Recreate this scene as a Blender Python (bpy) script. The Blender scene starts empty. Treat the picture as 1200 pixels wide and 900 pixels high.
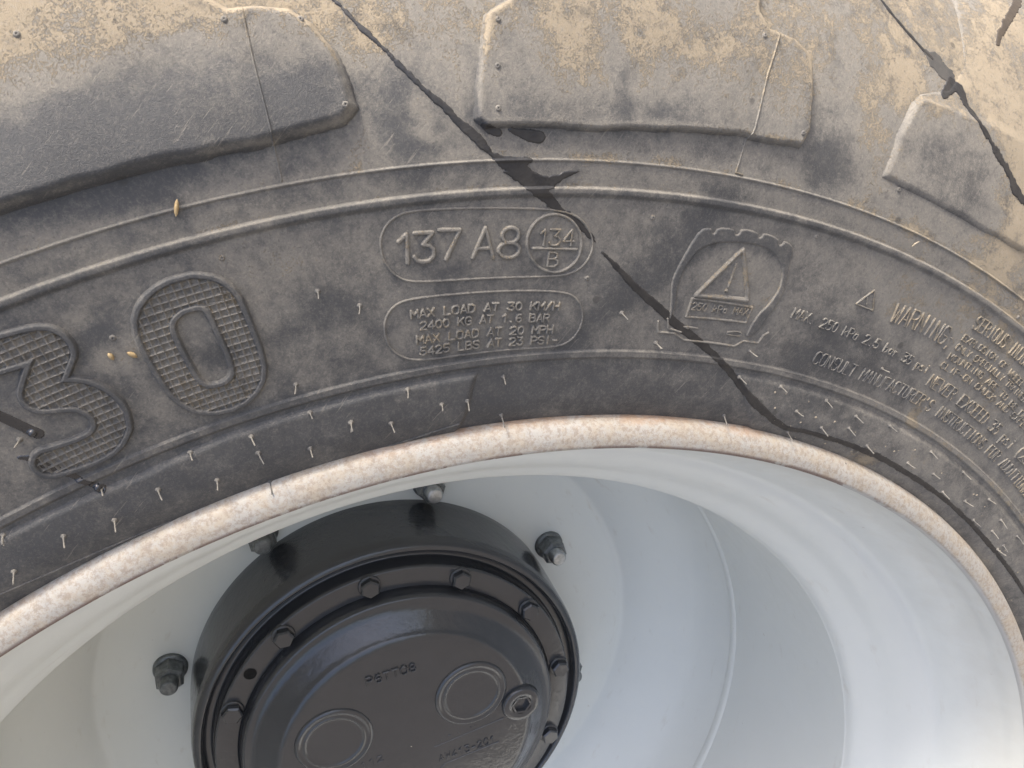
import bpy, math, random
import numpy as np
from mathutils import Matrix, Vector
random.seed(4); RNG = np.random.RandomState(7)
scene = bpy.context.scene
COL = scene.collection

# ---------------------------------------------------------------- measured layout (polar: degrees, mm along the sidewall)
D = {'S436': 0.06861,
 'S502': 0.13522,
 'S512': 0.14524,
 'bar': [[95.738, 113.66], [93.631, 112.93]],
 'bits': [[109.193, 145.78], [113.501, 107.11], [112.778, 105.19], [75.297, 141.27], [75.353, 133.06], [98.66, 150.41], [100.597, 0.0]],
 'blobs': [[109.259, 170.02, 43.5, 16.0, 5.1, -0.85], [112.261, 167.45, 28.6, 13.2, -1.2, -0.6], [104.027, 170.09, 14.9, 10.4, 11.8, -0.8],
           [107.725, 200.33, 42.7, 10.7, -10.3, 0.25], [109.761, 191.46, 11.4, 2.3, 27.0, 0.2], [111.663, 206.53, 18.5, 11.6, -15.0, 0.3],
           [106.523, 143.64, 76.4, 5.1, 0.4, -0.12], [100.643, 160.28, 12.1, 18.8, -13.5, -0.55], [100.733, 173.72, 6.5, 7.8, -3.5, -0.35],
           [98.051, 164.52, 3.9, 16.8, -1.1, -0.45], [100.021, 159.88, 2.7, 3.8, -3.4, 0.5], [100.179, 155.11, 6.0, 2.2, -23.2, 0.7],
           [100.369, 164.13, 2.1, 5.3, -13.2, 0.5], [101.174, 182.03, 15.4, 12.9, -34.4, 0.25], [93.287, 168.22, 48.8, 12.2, 3.9, -0.1],
           [92.578, 174.55, 4.3, 18.3, 13.5, -0.35], [93.244, 188.73, 23.6, 11.8, 5.3, 0.2], [96.308, 178.38, 8.4, 14.1, 1.7, -0.3],
           [88.525, 201.6, 15.9, 9.6, 11.3, -0.3], [91.054, 164.03, 19.4, 5.2, 5.9, -0.25], [81.989, 179.42, 11.5, 15.3, -0.3, -0.35],
           [110.343, 203.17, 13.9, 5.8, 8.2, -0.25], [106.553, 187.88, 11.9, 7.1, -9.1, -0.2], [74.153, 254.15, 12.8, 17.0, 33.3, -0.2],
           [72.982, 190.73, 14.3, 11.9, 23.7, -0.2], [102.007, 169.31, 6.4, 10.3, -5.0, -0.25], [96.488, 192.53, 5.5, 8.3, 2.2, -0.2],
           [89.661, 186.88, 22.2, 19.0, 8.8, 0.15], [95.391, 160.29, 26.8, 5.4, 1.2, -0.15], [87.587, 171.29, 20.5, 13.7, 9.6, -0.1],
           [82.054, 157.06, 12.2, 9.7, 70.2, -0.6], [80.496, 162.37, 5.8, 9.1, 15.2, -0.3], [74.03, 176.58, 25.9, 15.1, -3.4, -0.6],
           [76.661, 175.12, 13.2, 13.2, 19.4, -0.25], [71.883, 166.62, 15.3, 7.1, -1.4, -0.4], [81.338, 198.94, 9.4, 13.1, 17.7, -0.2],
           [78.45, 208.98, 12.0, 15.9, -2.9, 0.2], [72.169, 215.99, 28.6, 52.3, 27.5, 0.25], [113.986, 104.61, 21.7, 13.6, -24.4, -0.15],
           [113.899, 114.06, 7.8, 4.2, 15.5, -0.45], [113.435, 106.55, 7.6, 4.9, -23.7, 0.45], [112.4, 111.98, 3.7, 10.7, -21.6, 0.2],
           [113.642, 120.95, 7.6, 3.0, 0.5, 0.25], [110.024, 106.17, 7.1, 7.1, -19.2, 0.15], [109.867, 94.1, 6.6, 6.6, -20.1, -0.3],
           [106.388, 117.43, 19.9, 11.4, 7.4, 0.25], [105.847, 100.54, 18.5, 12.3, 7.6, -0.3], [89.452, 111.35, 55.7, 5.6, 45.9, -0.3],
           [90.291, 93.31, 37.3, 4.1, 40.1, -0.35], [87.552, 123.1, 6.4, 24.1, -22.2, -0.2], [92.898, 129.71, 21.1, 10.6, 1.8, 0.1],
           [82.359, 100.23, 28.3, 14.1, -6.1, 0.1], [75.19, 88.81, 32.9, 12.1, 0.7, -0.4], [77.37, 75.06, 21.8, 8.2, -6.3, -0.25],
           [67.286, 82.66, 37.6, 11.3, -0.2, -0.2], [67.016, 119.09, 36.3, 42.3, 25.3, 0.25], [74.822, 128.47, 30.9, 20.6, -3.5, 0.15],
           [80.429, 122.78, 14.0, 4.7, -9.9, 0.1], [67.609, 73.55, 4.4, 8.9, 15.1, 0.6], [69.862, 48.43, 39.1, 13.0, -3.7, 0.22],
           [62.173, 50.67, 34.7, 11.1, -2.2, 0.22], [51.31, 46.47, 38.2, 12.2, 2.0, 0.2], [68.835, 41.99, 9.8, 5.6, 5.0, 0.8],
           [90.881, 46.5, 84.8, 12.7, -1.3, -0.15], [103.902, 68.4, 56.8, 9.2, -1.1, -0.12], [114.025, 56.28, 66.9, 8.7, -0.4, -0.18],
           [120.831, 55.12, 26.0, 9.7, -4.2, -0.2], [96.042, 135.75, 51.7, 3.9, -1.1, 0.1], [73.698, 59.48, 23.1, 5.8, -3.5, -0.2],
           [102.309, 153.68, 7.9, 10.6, -6.4, 0.3], [98.833, 149.66, 11.5, 5.7, -2.9, -0.1], [95.021, 148.93, 31.2, 3.7, 0.9, 0.12],
           [77.608, 148.2, 23.1, 5.5, -5.0, 0.15], [84.665, 143.75, 32.2, 4.0, -1.7, 0.1], [69.257, 160.29, 16.4, 11.0, 4.4, 0.4]],
 'bolt': [0.15267, 165.21859],
 'cam': [[-0.1554, 0.51758, 0.28477], [[0.93802, 0.0, -0.34658], [0.11186, 0.94648, 0.30276], [0.32803, -0.32276, 0.88782]], 920.72634],
 'circ': [[93.41, 115.22], [93.4, 113.05], [93.441, 110.94], [93.534, 108.99], [93.675, 107.28], [93.86, 105.88], [94.08, 104.86], [94.326, 104.26],
          [94.588, 104.1], [94.855, 104.39], [95.115, 105.12], [95.357, 106.25], [95.57, 107.72], [95.748, 109.48], [95.883, 111.44], [95.972, 113.54],
          [96.012, 115.68], [96.002, 117.78], [95.945, 119.78], [95.843, 121.6], [95.7, 123.17], [95.523, 124.45], [95.317, 125.39], [95.089, 125.96],
          [94.848, 126.13], [94.601, 125.91], [94.357, 125.29], [94.125, 124.3], [93.912, 122.96], [93.728, 121.32], [93.578, 119.44], [93.471, 117.38],
          [93.41, 115.22]],
 'crumbs': [[73.036, 46.65, 0.5], [50.369, 49.15, 0.8], [78.212, 59.9, 0.6], [73.38, 53.87, 1.2], [65.634, 40.0, 0.6], [67.53, 38.53, 0.4], [59.88, 39.06, 0.8],
            [70.591, 57.44, 0.3], [73.268, 34.83, 0.3], [72.819, 57.84, 0.5], [66.084, 42.71, 0.6], [56.327, 37.62, 0.6], [58.0, 45.69, 0.4],
            [54.669, 57.89, 0.4], [67.119, 52.62, 1.2], [67.47, 44.41, 0.5], [66.999, 39.43, 0.8], [69.948, 45.14, 0.8], [73.759, 51.53, 0.3],
            [49.233, 37.36, 1.2], [58.557, 42.91, 0.5], [43.724, 40.95, 0.8], [75.854, 44.09, 1.2], [53.764, 46.45, 0.5], [75.899, 48.43, 1.2],
            [49.415, 59.05, 0.3], [69.697, 54.55, 0.5], [68.481, 49.01, 0.3], [77.381, 45.78, 0.3], [69.217, 45.1, 0.8], [47.979, 37.84, 0.8],
            [74.385, 58.27, 0.3], [76.665, 45.82, 0.3], [44.1, 39.39, 0.5], [64.113, 55.5, 0.3], [47.953, 52.91, 0.5], [44.191, 40.97, 0.6],
            [68.046, 38.15, 0.6], [61.154, 45.73, 0.8], [74.592, 34.38, 0.8], [71.897, 44.39, 1.2], [73.725, 52.34, 0.5], [65.382, 46.77, 0.3],
            [52.721, 37.0, 0.5], [77.932, 46.06, 1.2], [75.236, 44.5, 0.5], [66.43, 43.51, 0.5], [63.699, 52.73, 0.6], [79.052, 59.38, 1.2],
            [78.489, 52.2, 1.2], [67.052, 45.33, 0.5], [75.388, 55.08, 0.5], [55.148, 53.55, 0.6], [75.273, 39.64, 0.8], [61.835, 56.12, 0.8],
            [72.449, 39.81, 0.4], [70.214, 42.94, 1.2], [61.45, 56.69, 0.5], [46.869, 45.18, 0.4], [66.422, 39.1, 0.4], [76.13, 41.87, 0.4],
            [52.105, 49.49, 0.4], [58.545, 58.28, 0.4], [69.894, 38.91, 0.8], [75.036, 52.93, 1.2], [76.406, 45.22, 0.8], [76.236, 52.9, 0.5],
            [66.657, 44.5, 0.5], [68.699, 49.11, 0.6], [76.254, 59.26, 0.8], [46.778, 50.94, 1.2], [72.693, 41.4, 1.2], [54.594, 36.87, 0.8],
            [71.312, 53.21, 0.3], [49.326, 37.8, 0.3], [57.638, 58.25, 1.2], [66.812, 53.92, 0.6], [65.567, 58.21, 1.2], [75.925, 47.93, 0.4],
            [60.822, 47.27, 0.6], [76.108, 36.91, 0.3], [71.239, 52.67, 0.8], [65.685, 41.34, 0.5], [74.538, 56.37, 0.3], [73.747, 40.04, 0.4],
            [57.328, 59.27, 1.2], [64.394, 49.81, 0.5], [72.537, 44.84, 0.8], [68.402, 47.75, 0.3], [51.021, 42.05, 0.3], [76.82, 58.06, 0.3],
            [55.739, 57.9, 0.8], [67.545, 54.6, 0.3], [69.701, 43.66, 0.8], [72.168, 52.7, 0.5], [69.276, 55.02, 0.3], [59.531, 50.21, 0.3],
            [65.754, 57.45, 0.6], [61.473, 41.09, 0.6], [63.78, 58.47, 0.6], [77.137, 45.33, 1.2], [69.324, 35.64, 0.6], [68.085, 52.68, 0.8],
            [72.088, 45.51, 0.6], [74.436, 56.18, 0.3], [50.034, 51.57, 0.8], [57.279, 53.14, 0.6], [57.18, 37.17, 1.2], [58.717, 38.61, 0.6],
            [59.465, 42.27, 0.8]],
 'drops': [[117.606, 93.03, 2.9], [116.941, 64.41, 2.98]],
 'embL': [[[84.932, 118.21], [86.722, 96.75], [83.548, 97.81], [84.932, 118.21]],
          [[86.861, 95.29], [86.879, 87.15], [83.107, 88.11], [83.12, 95.24], [86.861, 95.29]], [[85.041, 112.08], [85.015, 102.15]],
          [[85.063, 100.6], [85.028, 100.33]],
          [[88.44, 84.17], [88.249, 79.4], [87.247, 79.38], [86.526, 76.65], [85.485, 76.78], [83.192, 76.73], [82.798, 79.77], [81.755, 80.21], [81.641, 84.2],
           [81.408, 85.69]],
          [[87.938, 85.72], [87.689, 81.24], [86.857, 80.17]], [[85.952, 82.65], [86.818, 82.79], [86.513, 81.98]],
          [[84.011, 82.63], [83.338, 83.8], [83.044, 82.77], [83.19, 81.37], [83.959, 81.72]],
          [[76.796, 108.41], [76.126, 116.68], [75.472, 108.28], [76.796, 108.41]], [[76.317, 112.89], [76.111, 109.5]]],
 'embO': [[87.779, 83.12], [88.072, 93.55], [88.357, 101.44], [88.235, 107.24], [87.936, 115.87], [87.577, 123.76], [87.02, 125.0], [86.883, 122.74],
          [86.748, 122.89], [86.706, 125.34], [85.786, 126.08], [85.632, 123.7], [85.448, 123.93], [85.421, 126.55], [84.438, 126.5], [84.304, 124.21],
          [84.146, 124.66], [84.161, 126.56], [83.194, 125.92], [83.003, 122.82], [82.845, 123.74], [82.826, 125.44], [82.329, 124.46], [82.155, 123.29],
          [81.98, 117.65], [81.644, 106.79], [81.656, 98.14], [81.963, 90.45], [82.011, 86.72], [82.386, 82.53], [82.782, 81.37], [82.744, 88.17],
          [82.569, 93.62], [82.224, 98.07], [82.023, 103.86], [82.059, 108.43], [82.271, 113.41], [82.756, 117.12], [83.626, 120.54], [84.572, 121.12],
          [85.533, 120.44], [86.453, 119.24], [87.283, 116.1], [87.707, 109.76], [87.889, 103.2], [87.856, 98.12], [87.71, 93.78], [87.714, 87.75]],
 'hole': [-0.1336, 0.0732],
 'hubtxt': [[-0.0425, 0.0709], [0.0, 0.0805], [0.0255, 0.0008], [0.0599, 0.0131], [0.0275, -0.0222], [0.0802, -0.0098], [0.0213, -0.0049], [0.084, 0.0153]],
 'lf': [[[58.913, 62.58], [60.235, 63.02], [59.7, 58.25]], [[60.166, 63.3], [59.691, 60.12]], [[51.907, 48.83], [52.422, 55.85], [51.909, 60.11]],
        [[52.763, 47.77], [53.075, 59.48]], [[52.951, 52.96], [51.621, 53.64]]],
 'lines': [[[105.387, 198.82], [105.465, 181.07], [105.473, 162.98], [105.525, 146.74]],
           [[85.552, 200.72], [85.947, 183.8], [86.194, 164.04], [86.37, 158.67], [86.525, 146.91]], [[86.525, 146.91], [86.151, 146.46]],
           [[67.449, 149.36], [67.344, 143.91]], [[79.985, 145.94], [80.019, 143.7]],
           [[125.223, 46.99], [123.562, 45.74], [121.195, 42.51], [118.131, 39.8], [115.205, 38.03], [112.086, 36.05], [109.745, 36.36]],
           [[109.745, 36.36], [107.805, 34.85], [104.514, 37.19], [102.079, 39.0], [99.287, 42.69]], [[104.908, 78.61], [104.895, 77.49]]],
 'lug1': [[117.538, 157.24], [114.328, 157.95], [111.665, 157.62], [108.924, 157.53], [106.101, 157.23], [103.954, 158.77], [102.938, 160.2], [102.392, 164.91],
          [102.463, 172.89], [102.801, 183.77], [103.278, 192.18], [103.922, 197.12], [104.936, 199.06], [105.764, 199.33], [106.236, 203.77],
          [106.458, 214.59], [106.334, 235.33], [114.371, 257.37]],
 'lug2': [[98.227, 159.08], [98.127, 170.01], [97.54, 192.81], [97.071, 195.8], [96.207, 200.25], [95.54, 217.37], [94.809, 242.87], [85.925, 271.8],
          [86.455, 224.22], [86.408, 206.23], [85.965, 201.78], [84.712, 200.75], [83.781, 196.21], [83.488, 182.55], [83.279, 167.91], [83.587, 160.96],
          [85.208, 159.92], [86.955, 159.69], [93.232, 155.51], [96.775, 156.02], [97.852, 156.22]],
 'lug3': [[78.723, 160.56], [78.439, 178.74], [77.877, 195.53], [77.425, 201.07], [75.632, 209.15], [74.324, 227.71], [72.409, 267.01], [62.186, 449.68],
          [53.136, 449.68], [58.025, 200.34], [64.843, 166.55], [68.63, 162.02], [71.437, 160.15], [74.699, 159.47], [77.123, 159.93]],
 'nut': [0.20045, 172.71272],
 'pimple': [[111.631, 200.7], [105.984, 194.06], [103.724, 191.81], [102.869, 166.18], [97.143, 190.05], [97.303, 175.46], [97.381, 162.2], [86.283, 196.97],
            [83.789, 166.18], [108.331, 127.14], [90.111, 126.09], [81.062, 130.12], [65.776, 137.86], [92.883, 101.48], [77.472, 158.93], [113.118, 112.53]],
 'plate1': [[102.38, 120.63], [102.189, 125.38], [101.795, 128.83], [101.142, 130.84], [98.819, 129.8], [96.503, 128.64], [94.452, 127.46], [93.479, 124.14],
            [92.785, 115.81], [92.934, 108.61], [93.562, 103.58], [94.683, 102.22], [97.983, 103.32], [101.205, 105.04], [101.907, 108.43], [102.31, 113.9],
            [102.38, 120.63]],
 'plate2': [[102.705, 89.8], [102.502, 94.62], [102.032, 98.23], [101.269, 99.3], [98.718, 98.31], [96.496, 97.54], [93.972, 96.1], [93.247, 93.3],
            [92.769, 87.01], [92.781, 80.65], [93.172, 75.03], [93.95, 72.42], [96.79, 73.02], [99.215, 73.13], [101.368, 73.75], [102.235, 77.56],
            [102.644, 82.92], [102.705, 89.8]],
 'plug': [0.0987, 0.0296],
 'ring1': [-0.0667, 0.0188],
 'ring1b': [[-0.0967, 0.0246], [-0.0334, 0.0123], [-0.0679, 0.0452]],
 'ring2': [0.05, 0.0479],
 'ring2b': [[0.0187, 0.0531], [0.0824, 0.0426]],
 'skirtL': [[130.813, 44.19], [126.785, 72.29], [121.281, 67.51], [114.962, 63.31], [110.835, 66.13], [105.208, 66.74], [100.904, 66.82], [98.12, 67.65],
            [98.407, 57.95], [98.641, 49.16], [98.966, 40.52], [99.435, 34.43], [88.0, 0], [100, 0], [120, 0], [140, 0], [150, 0]],
 'skirtR': [[83.441, 66.24], [82.394, 66.08], [74.384, 64.09], [64.568, 64.96], [56.703, 65.34], [44.514, 74.65], [31.621, 92.42]],
 'skirtRend': [[82.394, 66.08], [79.264, 37.74], [76.214, 31.53]],
 'spew': [[107.14, 75.46, 6.8, -0.3, -0.0], [106.883, 63.3, 7.8, -0.3, 0.0], [105.066, 54.96, 7.2, -0.7, -0.0], [107.385, 48.68, 6.0, -0.5, 0.0],
          [109.841, 61.23, 8.8, 0.8, -1.5], [109.828, 53.83, 8.8, 1.0, -2.0], [109.894, 38.21, 7.0, -0.1, -0.1], [112.668, 63.07, 8.0, 0.3, -0.1],
          [112.165, 48.9, 8.2, -0.1, 0.1], [114.756, 54.65, 8.5, 0.3, -0.1], [117.221, 50.56, 8.8, 0.0, -0.6], [119.469, 53.9, 6.8, 0.5, -0.5],
          [121.423, 64.5, 6.2, 0.5, -0.6], [103.612, 99.95, 8.0, -0.9, -0.2], [105.198, 108.35, 8.0, -0.3, -0.0], [116.844, 63.56, 8.8, 0.6, -0.8],
          [118.173, 92.69, 6.2, -0.1, 0.1], [121.431, 64.6, 7.5, 0.6, -0.8], [122.243, 51.04, 6.8, 0.4, -0.6], [101.983, 63.04, 8.0, -0.8, -0.2],
          [100.269, 53.77, 8.0, -0.6, -0.1], [98.854, 53.35, 8.8, -0.5, -0.4], [105.1, 54.78, 7.8, -0.5, 0.0], [103.063, 50.08, 6.8, -0.4, -0.0],
          [96.746, 42.53, 6.0, -0.1, 0.0], [99.372, 34.78, 3.5, 0.1, 0.1], [96.803, 61.3, 5.5, -0.7, -0.5], [90.662, 87.11, 6.2, -0.6, -0.7],
          [88.181, 74.44, 7.2, -0.3, -0.2], [88.149, 74.36, 6.0, -0.3, -0.4], [82.025, 75.73, 6.2, -0.2, -0.2], [81.599, 42.34, 5.8, -0.9, -0.6],
          [72.41, 85.69, 5.5, 0.0, 0.2], [81.979, 63.04, 6.8, -0.1, -0.6], [78.838, 62.67, 7.2, -0.3, -0.6], [74.993, 62.13, 7.2, -0.1, -0.7],
          [76.751, 53.2, 8.0, 0.1, 0.1], [74.065, 48.93, 7.2, -0.0, 0.0], [71.963, 53.34, 6.5, -0.3, -0.9], [72.041, 60.01, 7.0, -0.2, -0.8],
          [68.969, 62.64, 5.8, -0.1, -1.0], [69.553, 48.9, 6.2, 0.1, 0.5], [76.215, 41.32, 6.2, 0.9, 0.7], [78.432, 36.26, 8.0, 2.0, 1.2],
          [70.743, 36.62, 4.8, 2.0, 1.2], [65.245, 50.86, 7.5, -0.1, -0.0], [64.195, 61.87, 5.2, -0.0, -0.6], [62.437, 53.33, 5.0, -0.1, -0.5],
          [60.261, 48.85, 6.5, -0.1, 0.1], [57.764, 52.69, 7.0, 0.1, 0.0], [55.398, 48.76, 8.0, -0.1, 0.1], [56.01, 62.2, 5.2, -0.1, -0.7],
          [53.296, 59.71, 6.0, 0.3, -1.6], [50.512, 61.44, 6.5, 0.2, -0.8], [50.739, 48.5, 8.8, 1.0, 0.3], [52.935, 52.31, 6.8, -0.1, -0.2],
          [50.666, 52.24, 4.5, 0.2, -0.7], [60.166, 63.3, 6.0, 0.1, -1.8]],
 'text': [['1', [[101.844, 112.95], [101.021, 112.54]], 10.29, 1.5, 1], ['3', [[101.094, 112.62], [100.2, 112.03]], 10.44, 1.5, 1],
          ['7', [[100.035, 112.48], [99.11, 111.8]], 10.65, 1.5, 1], ['A', [[98.525, 111.73], [97.57, 111.04]], 10.98, 1.4, 1],
          ['8', [[97.4, 110.93], [96.382, 110.37]], 11.25, 1.4, 1], ['1', [[95.506, 114.65], [95.076, 114.54]], 5.94, 0.8, 1],
          ['3', [[94.995, 114.52], [94.478, 114.42]], 6.0, 0.8, 1], ['4', [[94.342, 114.4], [93.819, 114.36]], 6.08, 0.8, 1],
          ['B', [[94.989, 106.55], [94.486, 106.42]], 5.44, 0.8, 1],
          ['MAX LOAD AT 30 KM/H', [[101.439, 91.75], [97.825, 90.48], [94.09, 88.72]], 3.01, 1.02, 0],
          ['2400 KG AT 1.6 BAR', [[101.059, 86.65], [97.813, 85.61], [94.554, 84.06]], 3.09, 1.02, 0],
          ['MAX LOAD AT 20 MPH', [[101.275, 81.1], [97.797, 80.17], [94.274, 79.02]], 3.15, 1.02, 0],
          ['5425 LBS AT 23 PSI-', [[101.161, 76.14], [97.78, 75.39], [93.934, 74.31]], 3.24, 1.02, 0],
          ['250 kPa MAX', [[86.751, 90.54], [85.112, 90.6], [83.222, 91.32]], 3.12, 0.65, 0],
          ['WARNING;', [[74.075, 106.78], [71.75, 108.17], [68.81, 108.05]], 8.66, 0.8, 0],
          ['SERIOUS INJURY MAY', [[68.362, 121.59], [66.118, 122.22], [64.662, 122.37], [63.132, 121.97], [60.34, 121.89]], 6.48, 0.7, 0],
          ['EXPLOSION OF WHEEL ASSEMBLY', [[68.467, 114.55], [65.285, 115.13], [62.544, 114.0], [58.27, 113.03]], 3.14, 0.42, 0],
          ['ONLY SPECIALLY TRAINED PERSONS', [[68.465, 109.27], [64.418, 110.0], [61.762, 109.42], [57.742, 108.64]], 3.16, 0.42, 0],
          ['MOUNTING ARE TO BE DONE WITH', [[68.513, 103.76], [65.82, 104.79], [63.179, 104.13], [59.248, 102.65], [56.378, 102.42]], 3.18, 0.42, 0],
          ['CLIP-ON CHUCK AND SAFETY CAGE', [[68.565, 98.65], [65.866, 99.43], [63.744, 99.52], [61.21, 99.59], [55.925, 100.47]], 3.2, 0.42, 0],
          ['NEVER EXCEED 35 psi (250 kPa)', [[68.596, 88.26], [65.881, 88.28], [63.045, 88.03], [59.974, 87.71], [58.229, 87.59], [52.799, 88.21]], 6.11, 0.65,
           0],
          ["CONSULT MANUFACTURER'S INSTRUCTIONS FOR ADDITIONAL SAFETY",
           [[77.514, 77.05], [74.817, 76.81], [71.863, 77.07], [70.126, 77.83], [66.672, 77.87], [65.324, 77.85], [63.169, 77.79], [60.577, 77.63],
            [57.834, 78.1], [53.668, 77.39], [49.702, 77.93]],
           5.97, 0.6, 0],
          ['MAX. 250 kPa 2.5 bar 35 psi', [[80.472, 94.57], [78.312, 93.8], [76.505, 93.31], [74.671, 93.23], [72.184, 93.0], [70.566, 92.58], [69.054, 93.02]],
           4.45, 0.65, 0]],
 'three': [[118.425, 121.49], [117.516, 121.57], [116.743, 120.93], [115.481, 119.48], [115.195, 118.14], [115.151, 114.99], [115.292, 113.84],
           [116.444, 104.48], [116.452, 103.14], [115.784, 101.17], [115.256, 98.95], [114.86, 94.5], [114.7, 89.03], [114.886, 84.38], [114.928, 83.56],
           [115.444, 80.06], [116.169, 79.09], [116.999, 79.69], [117.778, 80.86]],
 'trick': {'a': [[102.662, 201.48, 1.5], [102.296, 196.81, 1.5], [101.868, 190.53, 1.69], [101.278, 184.24, 1.9], [100.677, 176.91, 1.93],
                 [100.037, 169.84, 1.77], [99.342, 163.58, 2.22], [98.761, 157.9, 2.9], [98.3, 154.14, 3.17], [97.66, 147.78, 2.19], [97.148, 144.22, 4.06],
                 [96.618, 142.94, 5.06], [96.25, 140.24, 6.13], [95.667, 135.09, 5.8], [95.067, 130.78, 3.96], [94.361, 126.42, 2.81], [93.671, 122.64, 2.36],
                 [93.112, 118.5, 2.14], [92.725, 115.6, 1.09]],
           'a2': [[97.769, 146.13, 0.88], [97.147, 145.36, 2.24], [96.585, 144.95, 3.18], [96.015, 144.88, 2.3]],
           'a3': [[97.289, 141.96, 0.68], [96.573, 140.02, 3.28], [95.836, 138.11, 5.75], [95.164, 137.45, 4.87], [94.59, 139.87, 2.45],
                  [93.859, 141.78, 0.49]],
           'b': [[97.913, 157.06, 1.9], [97.657, 155.33, 2.99], [97.324, 154.7, 3.02]],
           'c': [[96.846, 155.47, 1.74], [96.437, 154.31, 2.86], [96.022, 153.45, 4.67], [95.672, 152.89, 4.49]],
           'd': [[92.306, 111.68, 1.11], [91.591, 107.09, 2.0], [90.485, 99.72, 2.7], [89.338, 93.64, 3.43], [87.455, 84.08, 3.64], [84.73, 73.33, 3.34],
                 [82.752, 64.86, 3.18], [81.171, 56.86, 3.53], [79.924, 51.72, 4.23], [78.012, 46.19, 3.46], [76.566, 43.21, 3.15], [75.182, 44.49, 2.61],
                 [73.001, 45.04, 2.86], [70.356, 45.74, 2.9], [67.725, 46.64, 3.27], [64.618, 46.19, 3.03], [61.895, 46.45, 2.74], [57.966, 46.71, 2.46],
                 [53.076, 46.66, 2.9], [49.024, 47.41, 2.61], [43.875, 49.14, 2.35], [37.486, 55.19, 2.56]],
           'e': [[79.947, 240.0, 1.64], [79.125, 232.97, 1.69], [78.322, 227.84, 1.73], [77.413, 223.29, 2.08], [76.778, 221.01, 2.73]],
           'f': [[75.997, 205.95, 3.8], [75.493, 213.99, 6.36], [75.087, 213.27, 5.79], [74.686, 207.45, 2.95], [73.864, 201.02, 2.72], [73.014, 196.39, 2.45],
                 [72.053, 192.22, 3.98], [71.266, 188.94, 3.35], [70.439, 184.13, 4.97], [69.625, 182.19, 3.92], [68.585, 179.53, 3.23]],
           'g': [[60.039, 449.68, 5.81], [69.028, 315.68, 4.66], [71.58, 270.56, 4.45], [72.241, 257.32, 4.04], [72.519, 249.65, 2.69]],
           'h': [[118.314, 105.5, 3.28], [118.018, 100.87, 3.57], [117.765, 96.75, 3.65], [117.474, 92.02, 3.95]],
           'i': [[118.6, 86.94, 1.69], [118.237, 84.3, 2.79], [117.943, 78.81, 2.67], [117.544, 74.32, 2.97], [117.408, 71.14, 2.07], [117.161, 68.28, 2.06],
                 [117.02, 65.99, 2.52], [116.874, 63.7, 3.45]],
           'j': [[77.149, 222.77, 3.6], [76.506, 220.53, 9.18], [76.01, 217.63, 9.35], [75.673, 217.46, 6.92]]},
 'zero': [[109.687, 118.97], [110.515, 119.16], [111.229, 116.37], [111.615, 111.95], [111.701, 104.51], [111.647, 93.54], [111.527, 86.08], [110.997, 80.3],
          [109.912, 79.01], [109.067, 82.64], [108.75, 89.5], [108.834, 107.68], [108.882, 113.15], [109.185, 117.02], [109.687, 118.97]]}
PROF = [(0.384, -0.03), (0.392, -0.016), (0.4, -0.006), (0.4045, -0.0015), (0.409, 0.0015), (0.416, 0.0045), (0.425, 0.0062), (0.436, 0.0075), (0.45, 0.01),
 (0.47, 0.013), (0.49, 0.0152), (0.502, 0.0162), (0.512, 0.0168), (0.525, 0.016), (0.54, 0.0135), (0.56, 0.0075), (0.58, -0.0015), (0.6, -0.014),
 (0.62, -0.031), (0.64, -0.053), (0.657, -0.082), (0.668, -0.12), (0.673, -0.16), (0.675, -0.2)]


ROLL = 56.0                 # how far the wheel's measuring frame is turned from upright
AXLE = 0.735                # height of the axle above the ground
def turn(v):                # wheel frame (x, y, outboard) -> world axes
    c, s = math.cos(math.radians(ROLL)), math.sin(math.radians(ROLL))
    return Vector((v[0]*c + v[1]*s, -v[2], -v[0]*s + v[1]*c))

# ---------------------------------------------------------------- camera, sky, sun, exposure
cam_pos, cam_rot, cam_f = D['cam']
cd = bpy.data.cameras.new('camera'); cam = bpy.data.objects.new('camera', cd); COL.objects.link(cam)
cd.sensor_width = 36; cd.lens = cam_f/1200*36; cd.clip_start = .01; cd.clip_end = 12000
ax = [turn([cam_rot[r][k] for r in range(3)]) for k in range(3)]
cam.matrix_world = Matrix.Translation(turn(cam_pos) + Vector((0, 0, AXLE))) @ Matrix((ax[0], ax[1], ax[2])).transposed().to_4x4()
scene.camera = cam

SUN_IN_PLANE, SUN_OUT = 122.0, 8.5
_a, _b = math.radians(SUN_IN_PLANE), math.radians(SUN_OUT)
sun_dir = turn((math.cos(_a)*math.cos(_b), math.sin(_a)*math.cos(_b), math.sin(_b)))
world = bpy.data.worlds.new('World'); scene.world = world; world.use_nodes = True
nt = world.node_tree; sky = nt.nodes.new('ShaderNodeTexSky'); sky.sky_type = 'NISHITA'; sky.sun_disc = False
sky.sun_elevation = math.asin(sun_dir.z); sky.sun_rotation = math.atan2(sun_dir.x, sun_dir.y)
sky.dust_density = 5.5; sky.air_density = 0.85; sky.ozone_density = 1.0
nt.links.new(sky.outputs[0], nt.nodes['Background'].inputs[0]); nt.nodes['Background'].inputs[1].default_value = 0.15
sl = bpy.data.lights.new('sun', 'SUN'); sl.energy = 2.5; sl.angle = math.radians(12); sl.color = (1, .93, .82)
so = bpy.data.objects.new('sun', sl); COL.objects.link(so); so.rotation_euler = sun_dir.to_track_quat('Z', 'Y').to_euler()
so.location = (1, -1, 4)
scene.view_settings.view_transform = 'Standard'; scene.view_settings.look = 'None'
scene.view_settings.exposure = 1.3; scene.view_settings.gamma = 1

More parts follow.
